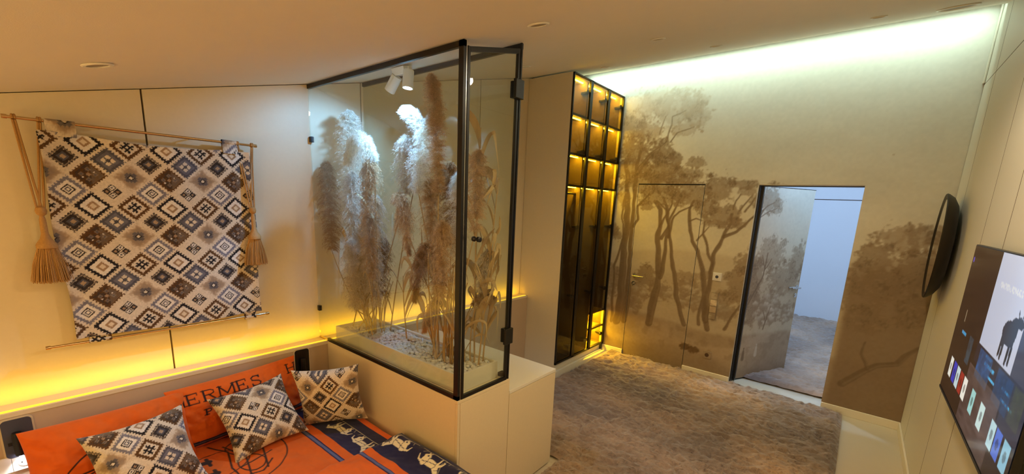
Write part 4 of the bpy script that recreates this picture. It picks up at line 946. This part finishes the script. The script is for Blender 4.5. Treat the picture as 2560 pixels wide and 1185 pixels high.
# ------------------------------------------------------------------ reading lamps, sockets, nightstand
GREYP = mat('grey_plate', (66, 68, 82), .4); CREAMF = mat('cream_frame', (214, 196, 160), .5)
def rounded(cy, cz, hy, hz, r, x0, x1, n=6):
    pts = []
    for sx, sz, a0 in ((1, 1, 0), (-1, 1, 90), (-1, -1, 180), (1, -1, 270)):
        for k in range(n+1):
            a = math.radians(a0+90*k/n); pts.append((x0, cy+sx*(hy-r)+r*math.cos(a), cz+sz*(hz-r)+r*math.sin(a)))
    return G().prism(pts, (x1-x0, 0, 0))
def reading_lamp(cy, cz, lit, label, hy=.045, hz=.088):
    o = thing('reading_lamp', (XH, cy, cz), label, 'wall lamp', 'bedside reading lamps')
    rounded(cy, cz, hy+.006, hz+.006, .02, XH+.0005, XH+.006).build('frame', CREAMF, o)
    rounded(cy, cz, hy, hz, .016, XH+.006, XH+.010).build('plate', GREYP if lit else BLACK, o)
    h = G().lathe([(.0, .055), (.0145, .055), (.0155, .05), (.0155, -.05), (.013, -.05), (.012, -.045), (0, -.045)], (XH+.028, cy-.004, cz-.022), (0, .0, 1), 18).build('lamp_tube', BLACK, o, True)
    G().box(XH+.01, XH+.03, cy-.009, cy+.001, cz+.0, cz+.02).build('pivot', BLACK, o)
    for dy_ in (-.028, .024): G().box(XH+.0095, XH+.012, cy+dy_-.006, cy+dy_+.006, cz-.03, cz-.015, .001).build('button', BLACK, o)
    if lit:
        G().lathe([(.0118, -.046), (.0118, -.052), (0, -.052)], (XH+.028, cy-.004, cz-.022), (0, 0, 1), 16).build('lens', emat('reading_lens', (235, 240, 255), 25), h)
        lamp('reading_light', 'SPOT', (XH+.028, cy-.004, cz-.082), 1.6, (.95, .97, 1), (0.05, 0, -1), spot_size=math.radians(100), spot_blend=.5, shadow_soft_size=.01)
reading_lamp(-.036, .668, True, 'lit reading lamp on a grey wall plate above the sockets')
reading_lamp(1.198, .682, False, 'unlit black reading lamp plate beside the plant cabinet')
so = thing('socket_strip', (XH, -.03, .55), 'white double socket strip under the lit reading lamp', 'socket')
for k, y in enumerate((-.108, -.032, .044)):
    p_ = G().box(XH+.0005, XH+.008, y-.0375, y+.0375, .514, .588, .0015).build('plate', PLASTIC, so)
    if k == 1:
        G().lathe([(.022, 0), (.022, .0015), (.020, .002), (.0195, .0005), (0, .0005)], (XH+.008, y, .551), (1, 0, 0), 28).build('socket_ring', mat('socket_ring', (150, 140, 128), .5), p_)
        G().lathe([(.0025, 0), (.0025, .0012)], (XH+.0086, y-.0095, .551), (1, 0, 0), 10).lathe([(.0025, 0), (.0025, .0012)], (XH+.0086, y+.0095, .551), (1, 0, 0), 10).build('socket_hole', BLACK, p_)
ns = thing('nightstand', (-2.52, -.32, 0), 'white bedside cabinet below the lit reading lamp', 'nightstand')
G().box(XH+.004, -2.34, -.56, -.085, .06, .47, .002).build('body', WHITE, ns); G().box(XH+.004, -2.33, -.565, -.08, .47, .49, .003).build('top', WHITE, ns); G().box(XH+.02, -2.36, -.54, -.1, 0, .06).build('plinth', PLASTIC, ns)
G().box(-2.339, -2.325, -.555, -.09, .27, .465, .002).build('drawer', WHITE, ns); G().box(-2.339, -2.325, -.555, -.09, .065, .265, .002).build('drawer', WHITE, ns)

# ------------------------------------------------------------------ rugs
RUGM = colmat('shaggy_pile', 1.0, bump=.5, bscale=260, var=.22, vscale=160, spec=.05, sheen=.5)
def rug_height(x, y, seed):
    wx = fbm(x*2.5, y*2.5, 3, seed)-.5; w2 = fbm(x*9, y*9, 2, seed+2)-.5
    xx = x+.05*w2+.06*wx; yy = y+.14*wx+.035*w2
    n1 = vnoise(xx*10, yy*19, seed+5); n2 = vnoise(xx*19+7, yy*30, seed+6)
    rid = 1-np.abs(2*n1-1)**.8; r2 = 1-np.abs(2*n2-1)
    rid = np.clip(.68*rid+.40*r2, 0, 1.1)
    fine = fbm(x*60, y*90, 2, seed+13)
    return .046*rid+.010*fine, rid, fine, wx
def rug(name, x0, x1, y0, y1, cut, label, seed, res, z0=.004, tone=(172, 146, 124)):
    nx = int((x1-x0)/res)+2; ny = int((y1-y0)/res)+2
    x, y = np.meshgrid(np.linspace(x0, x1, nx), np.linspace(y0, y1, ny), indexing='ij')
    h, rid, fine, wx = rug_height(x, y, seed)
    d = np.minimum(np.minimum(x-x0, x1-x), np.minimum(y-y0, y1-y))
    if cut:
        cx, cy = cut; dc = np.maximum(x-cx, y-cy); d = np.minimum(d, dc)
    k = sstep(0, .05, d); z = z0+.010*sstep(0, .02, d)+h*(.35+.65*k)
    jx = (fbm(x*50, y*50, 2, seed+21)-.5)*.012; jy = (fbm(x*50, y*50, 2, seed+22)-.5)*.012; inn = (d > res*1.5)
    P = np.stack([x+jx*inn, y+jy*inn, z], -1)
    big = fbm(x*1.6, y*1.6, 3, seed+31)[..., None]; fl_ = (.94+.22*(fine-.5))[..., None]
    c = lin(np.clip(np.array(tone, float)*fl_*(.66+.64*big)+np.array([4, 0, -6])*(big-.5)*4, 0, 255))
    F = grid_faces(nx, ny)
    if cut:
        ok = (d.reshape(-1) > -res*.6); F = F[ok[F].all(1)]
    g = mesh(name, P.reshape(-1, 3), F, RUGM, None, True, c.reshape(-1, 3))
    return tag(g, label, 'rug')
rug('shaggy_rug', -2.205, .125, 1.44, 4.715, (-1.395, 2.335), 'brown shaggy rippled rug covering the bedroom floor', 3, .0115)
rug('shaggy_rug', -1.6, 1.2, 5.02, 8.93, None, 'pale brown shaggy rug in the corridor beyond the open door', 8, .016)
# pile: fine tufts standing on the near rug
def pile(n, x0, x1, y0, y1, seed, parent_z=.014):
    rs = np.random.default_rng(seed); x = rs.uniform(x0, x1, n); y = rs.uniform(y0, y1, n)
    ok = ~((x < -1.38) & (y < 2.36)); x = x[ok]; y = y[ok]; n = len(x)
    h, rid, fine, wx = rug_height(x, y, 3); z = parent_z+h-.003
    a = rs.normal(-1.2, .9, n); ln = rs.uniform(.012, .026, n); wd = rs.uniform(.0012, .0022, n)
    dr = np.stack([np.cos(a)*.8, np.sin(a)*.8, rs.uniform(.05, .35, n)], 1); dr /= np.linalg.norm(dr, axis=1)[:, None]
    sd = np.stack([-np.sin(a), np.cos(a), 0*a], 1); p = np.stack([x, y, z], 1)
    V = np.stack([p+sd*wd[:, None], p-sd*wd[:, None], p+dr*ln[:, None]], 1).reshape(-1, 3)
    big = fbm(x*1.6, y*1.6, 3, 34); base = np.array([182, 156, 132.])[None]*(.9+.2*(rs.random(n)-.5))[:, None]*(.66+.64*big)[:, None]
    C_ = np.repeat(lin(np.clip(base, 0, 255))[:, None], 3, 1).reshape(-1, 3)
    o = mesh('rug_pile', V, np.arange(len(V)).reshape(-1, 3), RUGM, bpy.data.objects['shaggy_rug'], col=C_); o['kind'] = 'stuff'
pile(110000, -2.19, .115, 2.0, 4.70, 5)

# ------------------------------------------------------------------ switches on the mural wall
def sw_print(x0, x1, z0, z1): return lin(np.mean(0*np.zeros((1, 3)), 0)) 
s1 = thing('light_switch', (-1.098, YM, 1.114), 'white square wall switch between the two printed doors', 'switch')
G().box(-1.141, -1.055, YM-.009, YM-.0005, 1.071, 1.157, .002).build('plate', PLASTIC, s1); G().box(-1.127, -1.069, YM-.012, YM-.0085, 1.085, 1.143, .0015).build('rocker', PLASTIC, s1)
G().lathe([(.016, 0), (.016, .002), (.011, .003), (0, .003)], (-1.098, YM-.0115, 1.114), (0, -1, 0), 20).build('dial', GREYP, s1)
def printed_box(name, x0, x1, z0, z1, y0, parent, tint=1.0):
    g = CG(); n = 10; x, z = np.meshgrid(np.linspace(x0, x1, n), np.linspace(z0, z1, n), indexing='ij')
    c = np.clip(mural_at(x, z)*tint, 0, 1); g.grid(np.stack([x, np.full_like(x, y0), z], -1), c); g.box(x0, x1, y0+.0005, YM-.0005, z0, z1, c.mean((0, 1))); return g.build(name, MURALM, parent)
s2 = thing('socket_column', (-1.096, YM, .80), 'upright column of four switches covered in mural print', 'switch panel')
printed_box('frame', -1.135, -1.057, .655, .945, YM-.008, s2, .8)
for k, z in enumerate((.69, .762, .834, .906)):
    printed_box('insert', -1.127, -1.065, z-.031, z+.031, YM-.011, s2, 1.5 if k in (1, 2) else 1.0)
s3 = thing('floor_socket', (-1.09, YM, .255), 'mural-printed wall socket just above the baseboard', 'socket')
printed_box('plate', -1.13, -1.05, .215, .295, YM-.010, s3, .9)
G().lathe([(.021, 0), (.021, .001), (.019, .0015), (0, .0015)], (-1.09, YM-.0105, .255), (0, -1, 0), 24).build('socket_ring', SEAM, s3)

# ------------------------------------------------------------------ television
TX, TY0, TY1, TZ0, TZ1 = .46, 1.86, 3.17, .905, 1.674
tv = thing('television', (.49, 2.5, .9), 'large flat television on the right panelled wall', 'television')
G().box(TX+.002, TX+.022, TY0, TY1, TZ0, TZ1, .002).build('body', BLACK, tv)
G().box(TX+.022, TX+.045, TY0+.1, TY1-.1, TZ0+.12, TZ1-.12, .003).build('back_housing', BLACK, tv); G().box(TX+.045, XR+.0, 2.3, 2.7, 1.1, 1.5).build('wall_mount', BLACK, tv)
G().box(TX-.001, TX+.004, TY0, TY1, TZ0-.004, TZ0+.008).build('bottom_bezel', BLACK, tv)
def paint_tv(y, z):
    img = np.empty(y.shape+(3,)); img[:] = (30, 21, 24)
    # living-room picture on the home screen, a dark statue on white
    mixc(img, (176, 192, 228), ((y < 2.60) & (z > 1.28)).astype(float)); mixc(img, (120, 132, 160), ((y < 2.14) & (z > 1.50)).astype(float)*.8)
    mixc(img, (30, 30, 46), ((y < 2.62) & (z > 1.20) & (z < 1.285)).astype(float)); mixc(img, (40, 44, 66), ((y < 2.10) & (z > 1.1) & (z < 1.5)).astype(float)*.9)
    # animal: body, neck, antlers, legs
    body = np.minimum(np.hypot((y-2.24)/.085, (z-1.400)/.046)-1, np.hypot((y-2.20)/.05, (z-1.42)/.045)-1); m = body < 0
    for p, w_ in (([(2.30, 1.39), (2.305, 1.31)], .034), ([(2.27, 1.39), (2.275, 1.30)], .028), ([(2.20, 1.39), (2.20, 1.30)], .030), ([(2.175, 1.39), (2.165, 1.305)], .028), ([(2.20, 1.42), (2.16, 1.455), (2.12, 1.45)], .045), ([(2.17, 1.46), (2.19, 1.49)], .012), ([(2.14, 1.46), (2.13, 1.495)], .012)): m |= seg_dist(y, z, p, w_, w_*.7) < 0
    mixc(img, (28, 28, 34), m.astype(float))
    # bright caption strips and tiles
    for y0_, z0_, w_ in ((2.40, 1.262, .10), (2.36, 1.235, .16), (2.30, 1.205, .12), (2.10, 1.225, .10), (2.06, 1.19, .14)): mixc(img, (70, 170, 235), ((np.abs(y-y0_) < w_/2) & (np.abs(z-z0_) < .006)).astype(float)*(.5+.5*(fbm(y*120, z*40, 2, 5) > .45)))
    mixc(img, (220, 232, 250), ((y > 2.2) & (y < 2.52) & (np.abs(z-1.545) < .012)).astype(float)*.5*(fbm(y*150, z*90, 2, 6) > .45))
    for c, w_, col in ((2.74, .085, (40, 70, 90)), (2.44, .22, (30, 86, 150)), (2.14, .2, (24, 60, 110)), (1.96, .12, (60, 70, 60))):
        mm = (np.abs(y-c) < w_/2) & (z > 1.15) & (z < 1.275); mixc(img, col, mm*(.3+.9*fbm(y*40, z*40, 3, int(c*100)))); 
    mixc(img, (96, 84, 86), ((y < 2.66) & (y > 2.12) & (z > .92) & (z < 1.18-.0*(y))).astype(float)*(.35+.6*fbm(y*10, z*55, 3, 3)))  # streaky reflection of the rug painted into the lower screen
    ic = ((3.017, (226, 236, 240)), (2.915, (40, 54, 200)), (2.828, (190, 220, 240)), (2.737, (150, 40, 40)), (2.646, (230, 240, 244)), (2.47, (150, 214, 226)), (2.297, (190, 226, 240)), (2.117, (170, 214, 240)), (2.035, (70, 110, 220)), (1.935, (130, 190, 230)))
    for c, col in ic:
        mm = np.maximum(np.abs(y-c)-.037+.008, np.abs(z-1.058)-.05+.008); mixc(img, col, (np.where(mm > 0, mm, 0) < .008).astype(float)); 
        g_ = np.hypot((y-c)/.016, (z-1.058)/.02) < 1; mixc(img, np.array(col)*.45, g_.astype(float)*.6)
    mixc(img, (60, 150, 210), ((np.abs(y-2.924) < .05) & (np.abs(z-1.255) < .006)).astype(float)); mixc(img, (140, 130, 110), ((np.abs(y-2.98) < .006) & (np.abs(z-1.33) < .03)).astype(float)); mixc(img, (70, 60, 200), ((np.abs(y-3.13) < .012) & (np.abs(z-1.60) < .012)).astype(float))
    return lin(np.clip(img, 0, 255))
nu, nv = 262, 154; y, z = np.meshgrid(np.linspace(TY0+.006, TY1-.006, nu), np.linspace(TZ0+.012, TZ1-.006, nv), indexing='ij')
SCR = colmat('tv_screen', .10, spec=.28, emit=.60)
g = CG(); g.grid(np.stack([np.full_like(y, TX+.0005), y, z], -1), paint_tv(y, z)); g.build('screen', SCR, tv)

# ------------------------------------------------------------------ round mirror
MIRR = mat('mirror_glass', (235, 232, 225), .02, 1.); FRAMEM = mat('dark_bronze_rim', (34, 27, 20), .45, .3)
mc = (.440, 4.34, 1.60); mo = thing('round_mirror', mc, 'round dark-rimmed dish mirror on the right wall near the mural corner', 'mirror')
G().lathe([(.0, XR-mc[0]-.004), (.20, XR-mc[0]-.004), (.30, .066), (.35, .040), (.374, .010), (.378, .0), (.374, -.006), (.355, -.004), (.340, .006), (.0, .012)], mc, (1, 0, 0), 72).build('rim', FRAMEM, mo, True)
G().lathe([(.338, .004), (.336, .0015), (.0, .0015)], mc, (1, 0, 0), 72).build('mirror_disc', MIRR, mo)
mo.rotation_euler.z = math.radians(-2.2); mo.location.x -= .012
